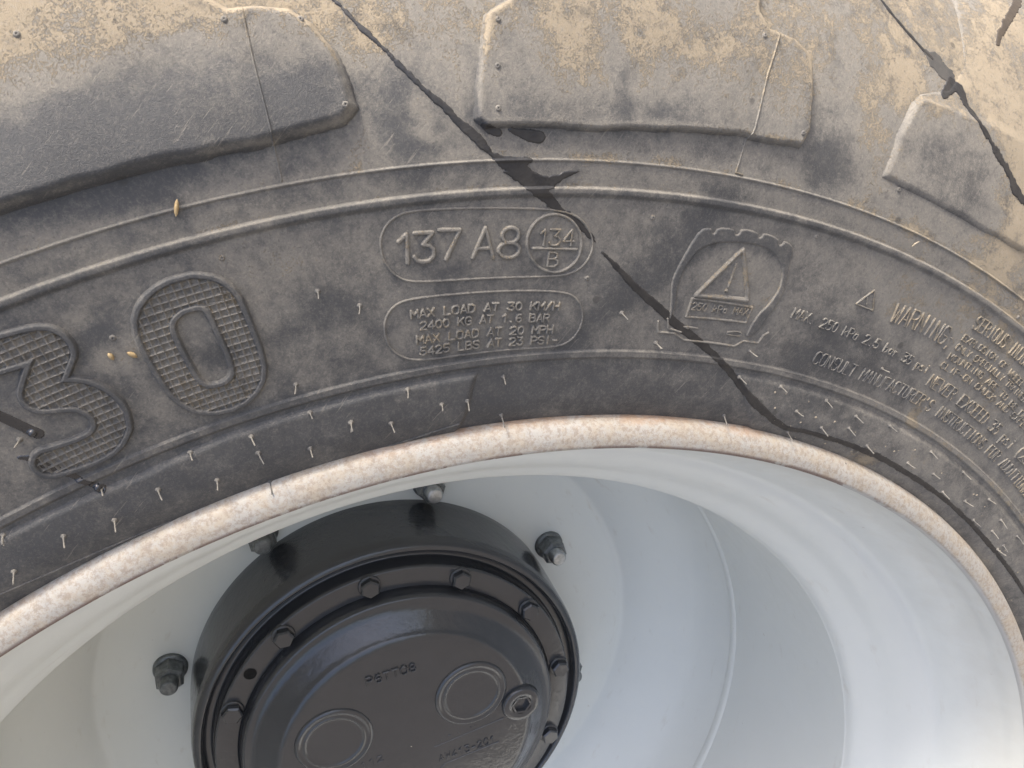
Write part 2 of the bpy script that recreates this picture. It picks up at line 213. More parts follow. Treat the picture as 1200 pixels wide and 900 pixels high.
# ---------------------------------------------------------------- materials
def mat(name):
    m = bpy.data.materials.new(name); m.use_nodes = True
    return m, m.node_tree, m.node_tree.nodes['Principled BSDF']
def node(nt, t, **kw):
    n = nt.nodes.new(t)
    for k, v in kw.items(): setattr(n, k, v)
    return n
def setin(n, **kw):
    for k, v in kw.items(): n.inputs[k.replace('_', ' ')].default_value = v
def noise(nt, scale, detail=6, rough=.6, dist=0, vec=None):
    n = node(nt, 'ShaderNodeTexNoise'); setin(n, Scale=scale, Detail=detail, Roughness=rough, Distortion=dist)
    if vec is None:
        vec = node(nt, 'ShaderNodeNewGeometry').outputs['Position']
    mp = node(nt, 'ShaderNodeMapping')           # skew the lattice away from the wheel's planes
    mp.inputs['Rotation'].default_value = (.61 + scale*.0007, .43, .87); mp.inputs['Location'].default_value = (.137, .291, .713)
    nt.links.new(vec, mp.inputs['Vector']); nt.links.new(mp.outputs[0], n.inputs['Vector']); return n.outputs['Fac']
def math_(nt, op, a, b=None, c=None, clamp=False):
    n = node(nt, 'ShaderNodeMath', operation=op, use_clamp=clamp)
    for i, v in enumerate((a, b, c)):
        if v is None: continue
        if isinstance(v, (int, float)): n.inputs[i].default_value = v
        else: nt.links.new(v, n.inputs[i])
    return n.outputs[0]
def maprange(nt, v, a, b, c=0., d=1., smooth=True):
    n = node(nt, 'ShaderNodeMapRange'); n.interpolation_type = 'SMOOTHSTEP' if smooth else 'LINEAR'
    nt.links.new(v, n.inputs[0])
    for i, x in enumerate((a, b, c, d)): n.inputs[1+i].default_value = x
    return n.outputs[0]
def mix(nt, f, a, b):
    n = node(nt, 'ShaderNodeMix', data_type='RGBA')
    if isinstance(f, (int, float)): n.inputs[0].default_value = f
    else: nt.links.new(f, n.inputs[0])
    for i, v in ((6, a), (7, b)):
        if isinstance(v, tuple): n.inputs[i].default_value = (*v, 1)
        else: nt.links.new(v, n.inputs[i])
    return n.outputs[2]
def bump(nt, h, dist, strength=1., normal=None):
    n = node(nt, 'ShaderNodeBump'); n.inputs['Distance'].default_value = dist; n.inputs['Strength'].default_value = strength
    nt.links.new(h, n.inputs['Height'])
    if normal: nt.links.new(normal, n.inputs['Normal'])
    return n.outputs[0]

def rubber_material():
    m, t, b = mat('dusty_rubber')
    at = node(t, 'ShaderNodeAttribute', attribute_name='dust_and_highlight').outputs['Fac']
    big = noise(t, 38, 8, .7, .15); mid = noise(t, 150, 12, .78); fine = noise(t, 1400, 6, .78); grain = noise(t, 3800, 3, .7)
    d = math_(t, 'ADD', at, math_(t, 'MULTIPLY', math_(t, 'SUBTRACT', big, .5), 1.5))
    d = math_(t, 'ADD', d, math_(t, 'MULTIPLY', math_(t, 'SUBTRACT', mid, .5), 1.7))
    d = math_(t, 'ADD', d, math_(t, 'MULTIPLY', math_(t, 'SUBTRACT', fine, .5), .8))
    film = maprange(t, d, -.12, .85)                       # thin grey brown film
    cake = maprange(t, math_(t, 'ADD', d, math_(t, 'MULTIPLY', math_(t, 'SUBTRACT', fine, .5), 1.0)), .86, 1.02)   # thicker dry mud
    tone = noise(t, 60, 5, .6)
    bare = mix(t, tone, (.056, .057, .059), (.086, .087, .088))
    dusty = mix(t, tone, (.188, .175, .153), (.264, .246, .212))
    mud = mix(t, mid, (.25, .207, .145), (.345, .29, .21))
    c = mix(t, film, bare, dusty); c = mix(t, cake, c, mud)
    speck = maprange(t, noise(t, 800, 7, .85), .50, .60)           # fine dust caught in the grain
    c = mix(t, math_(t, 'MULTIPLY', speck, maprange(t, film, 0, 1, .16, .45)), c, (.32, .29, .245))
    pit = maprange(t, noise(t, 620, 6, .8), .55, .64)
    c = mix(t, math_(t, 'MULTIPLY', pit, .4), c, (.06, .06, .062))
    blot = maprange(t, noise(t, 80, 11, .76), .52, .64)
    c = mix(t, math_(t, 'MULTIPLY', blot, .38), c, (.062, .064, .068))
    # dark water spots and pale scuffs
    vo = node(t, 'ShaderNodeTexVoronoi'); setin(vo, Scale=62., Randomness=1.)
    t.links.new(node(t, 'ShaderNodeNewGeometry').outputs['Position'], vo.inputs['Vector'])
    spot = maprange(t, math_(t, 'ADD', vo.outputs['Distance'], math_(t, 'MULTIPLY', mid, .08)), .11, .17, 1, 0)
    pick = math_(t, 'GREATER_THAN', node_sep(t, vo.outputs['Color']), .72)
    c = mix(t, math_(t, 'MULTIPLY', math_(t, 'MULTIPLY', spot, pick), .55), c, (.05, .048, .046))
    mp = node(t, 'ShaderNodeMapping'); mp.inputs['Rotation'].default_value = (0, math.radians(-20), 0); mp.inputs['Scale'].default_value = (1, 1, 14)
    t.links.new(node(t, 'ShaderNodeNewGeometry').outputs['Position'], mp.inputs['Vector'])
    sc = noise(t, 60, 4, .7, 0, mp.outputs[0])
    scr = math_(t, 'MULTIPLY', maprange(t, sc, .615, .68), maprange(t, noise(t, 24, 3, .5), .47, .60))
    c = mix(t, math_(t, 'MULTIPLY', scr, .6), c, (.28, .255, .215))
    mp2 = node(t, 'ShaderNodeMapping'); mp2.inputs['Rotation'].default_value = (0, math.radians(38), 0); mp2.inputs['Scale'].default_value = (1, 1, 9)
    t.links.new(node(t, 'ShaderNodeNewGeometry').outputs['Position'], mp2.inputs['Vector'])
    wipe = math_(t, 'MULTIPLY', maprange(t, noise(t, 26, 7, .72, 0, mp2.outputs[0]), .54, .68), maprange(t, noise(t, 14, 3, .5), .45, .6))
    c = mix(t, math_(t, 'MULTIPLY', wipe, .45), c, (.068, .068, .070))
    t.links.new(c, b.inputs['Base Color'])
    t.links.new(maprange(t, film, 0, 1, .5, .9), b.inputs['Roughness'])
    b.inputs['Specular IOR Level'].default_value = .42
    h = math_(t, 'ADD', math_(t, 'MULTIPLY', fine, .6), math_(t, 'ADD', math_(t, 'MULTIPLY', grain, .35), math_(t, 'MULTIPLY', cake, .3)))
    n1 = bump(t, h, .0006, .85)
    n2 = bump(t, math_(t, 'ADD', mid, math_(t, 'MULTIPLY', scr, -.2)), .0007, .35, n1)
    t.links.new(n2, b.inputs['Normal'])
    return m
def node_sep(t, col):
    n = node(t, 'ShaderNodeSeparateColor'); t.links.new(col, n.inputs[0]); return n.outputs[0]

def polar(t):
    g = node(t, 'ShaderNodeNewGeometry'); s = node(t, 'ShaderNodeSeparateXYZ'); t.links.new(g.outputs['Position'], s.inputs[0])
    z = math_(t, 'SUBTRACT', s.outputs[2], AXLE)
    r = math_(t, 'SQRT', math_(t, 'ADD', math_(t, 'MULTIPLY', s.outputs[0], s.outputs[0]), math_(t, 'MULTIPLY', z, z)))
    a = math_(t, 'ARCTAN2', z, s.outputs[0])
    return r, a, s.outputs[1]

def rim_material():
    m, t, b = mat('pale_grey_rim_paint')
    r, a, y = polar(t)
    big = noise(t, 14, 6, .6); fine = noise(t, 400, 5, .6); mid = noise(t, 70, 6, .65)
    c = mix(t, big, (.655, .67, .635), (.705, .72, .685))
    # rings of dried dirty water left where it ran round the steps
    comb = node(t, 'ShaderNodeCombineXYZ'); t.links.new(math_(t, 'MULTIPLY', a, .25), comb.inputs[0]); t.links.new(math_(t, 'MULTIPLY', y, 3.), comb.inputs[1]); t.links.new(math_(t, 'MULTIPLY', r, 3.), comb.inputs[2])
    ring = noise(t, 38, 6, .6, .2, comb.outputs[0])
    c = mix(t, math_(t, 'MULTIPLY', maprange(t, ring, .60, .78), .28), c, (.46, .41, .33))
    low = maprange(t, math_(t, 'ADD', r, math_(t, 'MULTIPLY', math_(t, 'SUBTRACT', mid, .5), .02)), .372, .394)
    c = mix(t, math_(t, 'MULTIPLY', low, .25), c, (.50, .44, .34))
    sp = maprange(t, noise(t, 130, 3, .5), .74, .80)
    c = mix(t, math_(t, 'MULTIPLY', sp, .35), c, (.30, .22, .15))
    t.links.new(c, b.inputs['Base Color']); t.links.new(maprange(t, mid, .3, .7, .36, .5), b.inputs['Roughness'])
    t.links.new(bump(t, math_(t, 'ADD', fine, big), .0004, .25), b.inputs['Normal'])
    return m
def flange_material():
    m, t, b = mat('worn_rusty_flange_paint')
    r, a, y = polar(t)
    big = noise(t, 26, 8, .65); mid = noise(t, 95, 13, .82); fine = noise(t, 1500, 6, .75); sp = noise(t, 420, 9, .8)
    c = mix(t, mid, (.36, .35, .325), (.44, .42, .38))
    c = mix(t, math_(t, 'MULTIPLY', maprange(t, mid, .42, .60), .8), c, (.38, .325, .25))       # dried mud
    c = mix(t, math_(t, 'MULTIPLY', maprange(t, sp, .47, .58), .6), c, (.25, .20, .155))
    c = mix(t, math_(t, 'MULTIPLY', maprange(t, math_(t, 'ADD', fine, math_(t, 'MULTIPLY', big, .4)), .76, .92), .4), c, (.26, .21, .16))
    wob = math_(t, 'MULTIPLY', math_(t, 'SUBTRACT', big, .5), .010)
    wob2 = math_(t, 'MULTIPLY', math_(t, 'SUBTRACT', mid, .5), .006)
    rr = math_(t, 'ADD', math_(t, 'ADD', r, wob), wob2)
    outer = maprange(t, rr, .4035, .4075)                     # orange rust beside the bead
    c = mix(t, math_(t, 'MULTIPLY', outer, math_(t, 'MULTIPLY', maprange(t, big, .42, .62, .05, .6), maprange(t, math_(t, 'ABSOLUTE', math_(t, 'SUBTRACT', a, math.radians(90-ROLL))), .12, .35, 1, .15))), c, (.34, .18, .09))
    edge = maprange(t, math_(t, 'ADD', r, math_(t, 'MULTIPLY', math_(t, 'SUBTRACT', noise(t, 60, 6, .65), .5), .0018)), .3930, .3942, 1, 0)
    c = mix(t, edge, c, (.50, .485, .45))                      # clean paint on the inner turn
    chip = math_(t, 'MULTIPLY', maprange(t, noise(t, 22, 9, .75), .485, .515), math_(t, 'MULTIPLY', maprange(t, r, .3932, .3958, 1, 0), maprange(t, a, .0, .3)))
    c = mix(t, math_(t, 'MULTIPLY', chip, .9), c, (.13, .06, .038))
    t.links.new(c, b.inputs['Base Color']); t.links.new(maprange(t, fine, .3, .7, .35, .75), b.inputs['Roughness'])
    n1 = bump(t, math_(t, 'ADD', fine, math_(t, 'MULTIPLY', chip, -.3)), .0004, .7)
    t.links.new(bump(t, mid, .0004, .3, n1), b.inputs['Normal'])
    return m
def hub_material():
    m, t, b = mat('gloss_black_hub_paint')
    big = noise(t, 30, 4, .5); fine = noise(t, 260, 5, .6)
    t.links.new(mix(t, big, (.034, .036, .040), (.048, .050, .055)), b.inputs['Base Color'])
    b.inputs['Specular IOR Level'].default_value = .8
    t.links.new(maprange(t, fine, .3, .7, .07, .20), b.inputs['Roughness'])
    n1 = bump(t, fine, .0006, .35)
    t.links.new(bump(t, big, .002, .3, n1), b.inputs['Normal'])
    return m
def simple(name, c1, c2, rough, scale=200, metal=0, b_=.0003, spec=.5):
    m, t, b = mat(name); n = noise(t, scale, 6, .6)
    t.links.new(mix(t, maprange(t, n, .3, .7), c1, c2), b.inputs['Base Color']); b.inputs['Roughness'].default_value = rough
    b.inputs['Metallic'].default_value = metal; b.inputs['Specular IOR Level'].default_value = spec
    t.links.new(bump(t, noise(t, scale*4, 4), b_, .6), b.inputs['Normal']); return m
RUBBER = rubber_material(); RIM = rim_material(); FLANGE = flange_material(); HUB = hub_material()
NUT = simple('oiled_dark_steel_nut', (.11, .12, .12), (.20, .21, .21), .28, 300, .4)
STUD = simple('zinc_steel_stud', (.35, .36, .36), (.55, .56, .56), .35, 300, .8)
WET = simple('wet_dark_trickle', (.020, .020, .022), (.040, .038, .036), .42, 160, 0, .0004, .5)
DRY = simple('half_dry_water_stain', (.05, .05, .05), (.085, .08, .072), .6, 160, 0, .0003)
BROWN = simple('wet_brown_mud_streak', (.05, .04, .03), (.075, .06, .045), .5, 120, 0, .0003)
DROP = simple('water_drop_on_rubber', (.016, .016, .018), (.026, .026, .028), .13, 60, 0, 0, .8)
BLACK = simple('hole_shade', (.002, .002, .002), (.003, .003, .003), .9)
STRAW = simple('dry_straw', (.30, .21, .10), (.46, .35, .19), .6, 500)
MUD = simple('dried_mud_crumb', (.24, .205, .15), (.36, .31, .235), .9, 900)
SOIL = simple('dry_soil', (.11, .10, .088), (.17, .155, .135), .95, 6, 0, .004)

# ---------------------------------------------------------------- mesh helpers
def link(name, me, m, parent=None):
    o = bpy.data.objects.new(name, me); COL.objects.link(o)
    if m and not me.materials: me.materials.append(m)
    if parent: o.parent = parent
    return o
def mesh(name, v, f, smooth=True, dust_and_highlight=None):
    me = bpy.data.meshes.new(name); v = np.asarray(v, float); f = np.asarray(f, int)
    n = f.shape[1]
    me.vertices.add(len(v)); me.vertices.foreach_set('co', v.ravel())
    me.loops.add(f.size); me.loops.foreach_set('vertex_index', f.ravel())
    me.polygons.add(len(f)); me.polygons.foreach_set('loop_start', np.arange(0, f.size, n)); me.polygons.foreach_set('loop_total', np.full(len(f), n))
    me.polygons.foreach_set('use_smooth', np.full(len(f), smooth))
    me.update(calc_edges=True); me.validate()
    if dust_and_highlight is not None:
        at = me.attributes.new('dust_and_highlight', 'FLOAT', 'POINT'); at.data.foreach_set('value', np.asarray(dust_and_highlight, float).ravel())
    return me
def tag(o, label=None, cat=None, group=None, kind=None):
    for k, v in (('label', label), ('category', cat), ('group', group), ('kind', kind)):
        if v: o[k] = v
    return o
CR, SR = math.cos(math.radians(ROLL)), math.sin(math.radians(ROLL))
def toworld(x, y, z):
    return np.stack([x*CR + y*SR, -z, -x*SR + y*CR + AXLE], -1)
def ringpt(a, r, z):
    t = np.radians(a); return toworld(r*np.cos(t), r*np.sin(t), z)

# tyre cross-section as a smooth curve, s in mm
def curve(P, k=12):
    P = np.array(P); P = np.vstack([2*P[0]-P[1], P, 2*P[-1]-P[-2]]); out = []
    for i in range(1, len(P)-2):
        for t in np.linspace(0, 1, k, endpoint=False):
            a, b, c, d = P[i-1:i+3]
            out.append(.5*((2*b)+(-a+c)*t+(2*a-5*b+4*c-d)*t*t+(-a+3*b-3*c+d)*t**3))
    out.append(P[-2]); return np.array(out)
_C = curve(PROF); _S = np.r_[0, np.cumsum(np.hypot(*np.diff(_C, axis=0).T))]*1000
S_END = _S[-1]; S436, S502, S512 = D['S436']*1000, D['S502']*1000, D['S512']*1000
_SS = np.arange(0, S_END, .25); _RR = np.interp(_SS, _S, _C[:, 0]); _ZZ = np.interp(_SS, _S, _C[:, 1])
ker = np.ones(13)/13
def sm(x):
    y = np.convolve(np.pad(x, 6, 'edge'), ker, 'valid'); y[:8] = x[:8]; return y
_RR, _ZZ = sm(_RR), sm(_ZZ)
_TR, _TZ = np.gradient(_RR), np.gradient(_ZZ); _tl = np.hypot(_TR, _TZ); _NR, _NZ = -_TZ/_tl, _TR/_tl
_NR, _NZ = sm(sm(_NR)), sm(sm(_NZ))
def sstep(x): x = np.clip(x, 0, 1); return x*x*(3-2*x)
def trap(s, c, w, h, e_out, e_in):      # raised rib: flat top, outer and inner slopes in mm
    d = s - c
    return h*np.minimum(sstep((w/2-d)/e_out), sstep((w/2+d)/e_in))
def rib(s):
    return trap(s, S436, 4.2, 1.0, .5, 1.4) + trap(s, S502-1.2, 4.4, 1.2, .6, 2.2) + trap(s, S512, 1.5, .55, .5, .7)
_VN = {}
def vnoise(U, V, cell, seed):            # smooth value noise on the chart
    g = _VN.setdefault(seed, np.random.RandomState(seed).rand(64, 64)); x, y = U/cell, V/cell
    xi, yi = np.floor(x).astype(int), np.floor(y).astype(int); fx, fy = sstep(x-xi), sstep(y-yi)
    f = lambda i, j: g[(xi+i) % 64, (yi+j) % 64]
    return (f(0, 0)*(1-fx)+f(1, 0)*fx)*(1-fy)+(f(0, 1)*(1-fx)+f(1, 1)*fx)*fy-.5
def surf(a, s, h=0.):
    s = np.clip(s, 0, S_END-.3); hh = (h + rib(s) + .28*vnoise(np.asarray(a)*8. + 0*s, s + 0*np.asarray(a), 26, 5))*.001
    r = np.interp(s, _SS, _RR) + np.interp(s, _SS, _NR)*hh; z = np.interp(s, _SS, _ZZ) + np.interp(s, _SS, _NZ)*hh
    return ringpt(a, r, z)
def rad(s): return float(np.interp(s, _SS, _RR))*1000

def dust_and_highlight(a, s):
    a = np.asarray(a, float); s = np.asarray(s, float)
    right = sstep((100-a)/45)
    d = .16 + .0*a
    d = d + sstep((s-S436)/6)*.24 + sstep((s-S502)/10)*.10 + sstep((s-S512-6)/25)*.36 + right*.16
    d = d + .5*np.exp(-((s-S512-1.5)/2.2)**2)*.5 + .25*np.exp(-((s-S436)/2.4)**2)*(.4+right*1.6) + .22*np.exp(-((s-S502-1.6)/.9)**2) - .32*np.exp(-((s-S502+1.6)/1.6)**4)  # rib edge highlights and the shaded rib band painted into the value
    for a0, s0, ru, rs, rot, v in D['blobs']:
        R = rad(s0); u = -(a-a0)*math.pi/180*R; w = s-s0
        c, n = math.cos(math.radians(rot)), math.sin(math.radians(rot))
        q = ((u*c+w*n)/ru)**2 + ((-u*n+w*c)/rs)**2
        d = d + v*np.exp(-np.minimum(q, 30)**1.3*.75)
    return d
def seg_dist(U, V, pts, closed=False, wid=None):
    """distance to a polyline; with wid also the interpolated half width margin (negative inside)"""
    best = np.full(U.shape, 1e9); P = list(pts); 
    if closed: P = P + [P[0]]
    if len(P) == 1: P = P + [P[0]]
    for i in range(len(P)-1):
        (x0, y0), (x1, y1) = P[i][:2], P[i+1][:2]; dx, dy = x1-x0, y1-y0; L = dx*dx+dy*dy+1e-12
        t = np.clip(((U-x0)*dx+(V-y0)*dy)/L, 0, 1); d = np.hypot(U-x0-t*dx, V-y0-t*dy)
        if wid is not None: d = d - (wid[i]*(1-t)+wid[i+1]*t)/2
        best = np.minimum(best, d)
    return best
def inside(U, V, P):
    r = np.zeros(U.shape, bool); n = len(P)
    for i in range(n):
        (x0, y0), (x1, y1) = P[i], P[(i+1) % n]
        if y0 == y1: continue
        r ^= ((y0 > V) != (y1 > V)) & (U < (x1-x0)*(V-y0)/(y1-y0)+x0)
    return r
def poly_in(U, V, P):                    # depth inside a polygon, negative outside
    d = seg_dist(U, V, P, True); return np.where(inside(U, V, P), d, -d)
def smooth_line(pts, n=2):
    closed = math.dist(pts[0][:2], pts[-1][:2]) < 1e-3
    for _ in range(n):
        r = [] if closed else [pts[0]]
        for k in range(len(pts)-1):
            a, b = pts[k], pts[k+1]; r += [[a[i]*.75+b[i]*.25 for i in range(2)], [a[i]*.25+b[i]*.75 for i in range(2)]]
        pts = r+([r[0]] if closed else [pts[-1]])
    return pts
class Chart:
    def __init__(s, a, sm_): s.a = a; s.R = rad(sm_)
    def uv(s, p): return (-(p[0]-s.a)*math.pi/180*s.R, p[1])
    def ang(s, U): return s.a - U/s.R*180/math.pi
def patch(name, ch, box, res, hfun, m, parent, dofs=0., under=None, pos=None, sink=.5):
    """relief standing on the sidewall: hfun gives height in mm (None-like <=0 outside)"""
    u0, u1, v0, v1 = box; nu = max(2, int((u1-u0)/res)+2); nv = max(2, int((v1-v0)/res)+2)
    U, V = np.meshgrid(u0+np.arange(nu)*res, v0+np.arange(nv)*res)
    h = hfun(U, V); out = h <= 0
    hh = np.where(out, -sink, h)
    # soften the stair of the outline: rim vertices next to relief sit just below the surface
    base = under(U, V) if under is not None else 0.
    A = ch.ang(U) if ch else None
    P = pos(U, V, hh) if pos else surf(A, V, hh+base)
    idx = np.arange(nu*nv).reshape(nv, nu)
    keep = ~(out[:-1, :-1] & out[1:, :-1] & out[:-1, 1:] & out[1:, 1:])
    F = np.stack([idx[:-1, :-1], idx[1:, :-1], idx[1:, 1:], idx[:-1, 1:]], -1)[keep]
    if len(F) == 0: return None
    used, inv = np.unique(F, return_inverse=True); F = inv.reshape(F.shape)
    dd = None if pos else (dust_and_highlight(A, V)+ (dofs(U, V) if callable(dofs) else dofs)).ravel()[used]
    me = mesh(name, P.reshape(-1, 3)[used], F, True, dd)
    return link(name, me, m, parent)
def bbox(pts, pad):
    p = np.array([q[:2] for q in pts]); return (p[:, 0].min()-pad, p[:, 0].max()+pad, p[:, 1].min()-pad, p[:, 1].max()+pad)
def lathe(name, prof, m, parent=None, n=360, smooth=True, cx=0., cy=0., closed=False, phase=0.):
    P = np.array(prof); k = len(P); t = np.linspace(0, 2*np.pi, n, endpoint=False)+phase
    x = cx + P[:, 0][None]*np.cos(t)[:, None]; y = cy + P[:, 0][None]*np.sin(t)[:, None]; z = np.broadcast_to(P[:, 1][None], x.shape)
    v = toworld(x, y, z).reshape(-1, 3); f = []
    for j in range(k if closed else k-1):
        i = np.arange(n); j2 = (j+1) % k
        f.append(np.stack([i*k+j, ((i+1) % n)*k+j, ((i+1) % n)*k+j2, i*k+j2], -1))
    me = mesh(name, v, np.concatenate(f), smooth)
    return link(name, me, m, parent)
def fillet(P, r=.0012, k=3):             # round the corners of a profile
    P = np.array(P, float); out = [P[0]]
    for i in range(1, len(P)-1):
        a, b, c = P[i-1], P[i], P[i+1]; la, lc = np.linalg.norm(a-b), np.linalg.norm(c-b); q = min(r, la*.45, lc*.45)
        p0 = b+(a-b)/la*q; p1 = b+(c-b)/lc*q
        for t in np.linspace(0, 1, k+1): out.append((1-t)**2*p0+2*t*(1-t)*b+t*t*p1)
    out.append(P[-1]); return np.array(out)

# ---------------------------------------------------------------- ground out of view under the tyre
gm = mesh('ground', [(-4000, -4000, 0), (4000, -4000, 0), (4000, 4000, 0), (-4000, 4000, 0)], [(0, 1, 2, 3)], False)
tag(link('ground', gm, SOIL), kind='structure')

# ---------------------------------------------------------------- the wheel
wheel = bpy.data.objects.new('tractor_wheel', None); COL.objects.link(wheel)
tag(wheel, 'dusty black tractor tyre on a pale grey rim with glossy black bolted hub', 'wheel')

# tyre carcass
ang = np.concatenate([np.arange(20, 135, .15), np.arange(135, 380, 2.5)])
s_out = np.unique(np.concatenate([np.arange(0, 205, 1.4), np.arange(205, S_END, 4.), np.arange(S436-4, S436+4, .35), np.arange(S502-5, S502+4, .35), np.arange(S512-2, S512+2, .25)]))
A, Sg = np.meshgrid(ang, s_out, indexing='ij'); 
P = surf(A, Sg); Du = dust_and_highlight(A, Sg)
s_in = s_out[::-1][2::4]; A2, S2 = np.meshgrid(ang, s_in, indexing='ij'); P2 = surf(A2, S2); P2[..., 1] = .40 - P2[..., 1]
P = np.concatenate([P, P2], 1); Du = np.concatenate([Du, np.full(A2.shape, .5)], 1)
na, ns = P.shape[:2]; i, j = np.meshgrid(np.arange(na), np.arange(ns-1), indexing='ij'); i2 = (i+1) % na
F = np.stack([i*ns+j, i2*ns+j, i2*ns+j+1, i*ns+j+1], -1).reshape(-1, 4)
tyre = link('tyre', mesh('tyre', P.reshape(-1, 3), F, True, Du.ravel()), RUBBER, wheel)

# tread lugs
LUG = {}
def lug_fun(poly, ch, H0, edge, seed, far=0.):
    Q = [ch.uv(p) for p in poly]
    def f(U, V):
        d = poly_in(U, V, Q) + .8*vnoise(U, V, 9, seed)
        H = H0 + 3.0*sstep((V-165)/60) + 10*sstep((V-225)/60) + .7*vnoise(U, V, 22, seed+1)
        x_ = np.clip(d/(edge+far*sstep((V-196)/14)), 0, 1)
        return np.where(d <= 0, 0, H*(.5*sstep(x_)+.5*np.sqrt(1-(1-x_)**2)))
    return f, Q
l1 = [p for p in D['lug1'][1:15]] + [[106.4, 235], [106.2, S_END-2], [117.2, S_END-2], [117.4, 157.5]]
l2 = [p for p in D['lug2'][:5]] + [[95.5, 217], [95.0, S_END-2], [86.0, S_END-2]] + [p for p in D['lug2'][8:]]
l3 = [p for p in D['lug3'][:5]] + [[74.6, 228], [74.2, S_END-2], [63.6, S_END-2], [63.9, 200], [64.4, 170]] + [p for p in D['lug3'][11:]]
LUGS = []
for poly, H0, e, seed, far in ((l1, 4.6, 4.2, 11, 0), (l2, 2.8, 1.9, 21, 0), (l3, 1.3, 2.6, 31, 60.)):
    ch = Chart(sum(p[0] for p in poly)/len(poly), 185); f, Q = lug_fun(poly, ch, H0, e, seed, far); LUGS.append((ch, f))
    edge_tone = lambda U, V, Q=Q, q_=(.35 if seed < 30 else 0.): q_*np.exp(-((poly_in(U, V, Q)-2.)/1.2)**2)-.3*np.exp(-((poly_in(U, V, Q)+.2)/.9)**2)  # dusty along the lug edge, darker at its foot
    patch('tread_lug', ch, bbox(Q, 2), .7, f, RUBBER, tyre, edge_tone)
def lug_h(a, s):
    a = np.asarray(a, float); s = np.asarray(s, float); h = np.zeros(np.broadcast(a, s).shape)
    for ch, f in LUGS: h = np.maximum(h, f(-(a-ch.a)*math.pi/180*ch.R, s+0*a))
    return h
ch = Chart(0, 185); base_l2 = [[p[0]-90.8, p[1]] for p in l2]; f, Q = lug_fun(base_l2, ch, 3.4, 4, 41)
proto = patch('tread_lug', ch, bbox(Q, 3), 3., f, RUBBER, tyre)
for k in range(15):
    ang_c = 52.5 - 19.0*k*(360-115.)/(19.0*13.6)
    if k: q = proto.copy(); COL.objects.link(q); q.parent = tyre
    else: q = proto
    rot = Matrix.Rotation(math.radians(-ang_c), 4, 'Y')
    q.matrix_local = Matrix.Translation((0, 0, AXLE)) @ rot @ Matrix.Translation((0, 0, -AXLE))
    if ang_c < 125-360+8: q.hide_render = False

SKIRTS = []
# bead skirts: raised rubber beside the flange
def skirt(pts, close, h):
    ch_ = Chart(pts[0][0], 60); Q = [ch_.uv(p) for p in pts]
    f = lambda U, V: np.where(poly_in(U, V, Q) <= 0, 0, h*sstep(poly_in(U, V, Q)/2.6))
    SKIRTS.append((ch_, f))
    return patch('bead_skirt', ch_, bbox(Q, 1), .8, f, RUBBER, tyre, 0.)
sL = [[p[0], p[1]] for p in D['skirtL']]
iE = [k for k, p in enumerate(sL) if p[1] == 0][0]
sL = [p for p in sL[2:iE]]
sL = [[140, S436-3.5]] + [[p[0], min(p[1], S436-3.4)] for p in sL] + [[sL[-1][0]+.6, 22.], [140, 22.]]
skirt(sL, None, 1.4)
e0, e1, e2 = D['skirtRend']
skirt([[e0[0], S436-3.4], [20, S436-3.4], [20, 22.], [e2[0]+.6, 22.], [e1[0], e1[1]]], None, 1.1)

def skirt_h(a, s):
    a = np.asarray(a, float); s = np.asarray(s, float); h = np.zeros(np.broadcast(a, s).shape)
    for ch, f in SKIRTS: h = np.maximum(h, f(-(a-ch.a)*math.pi/180*ch.R, s+0*a))
    return h
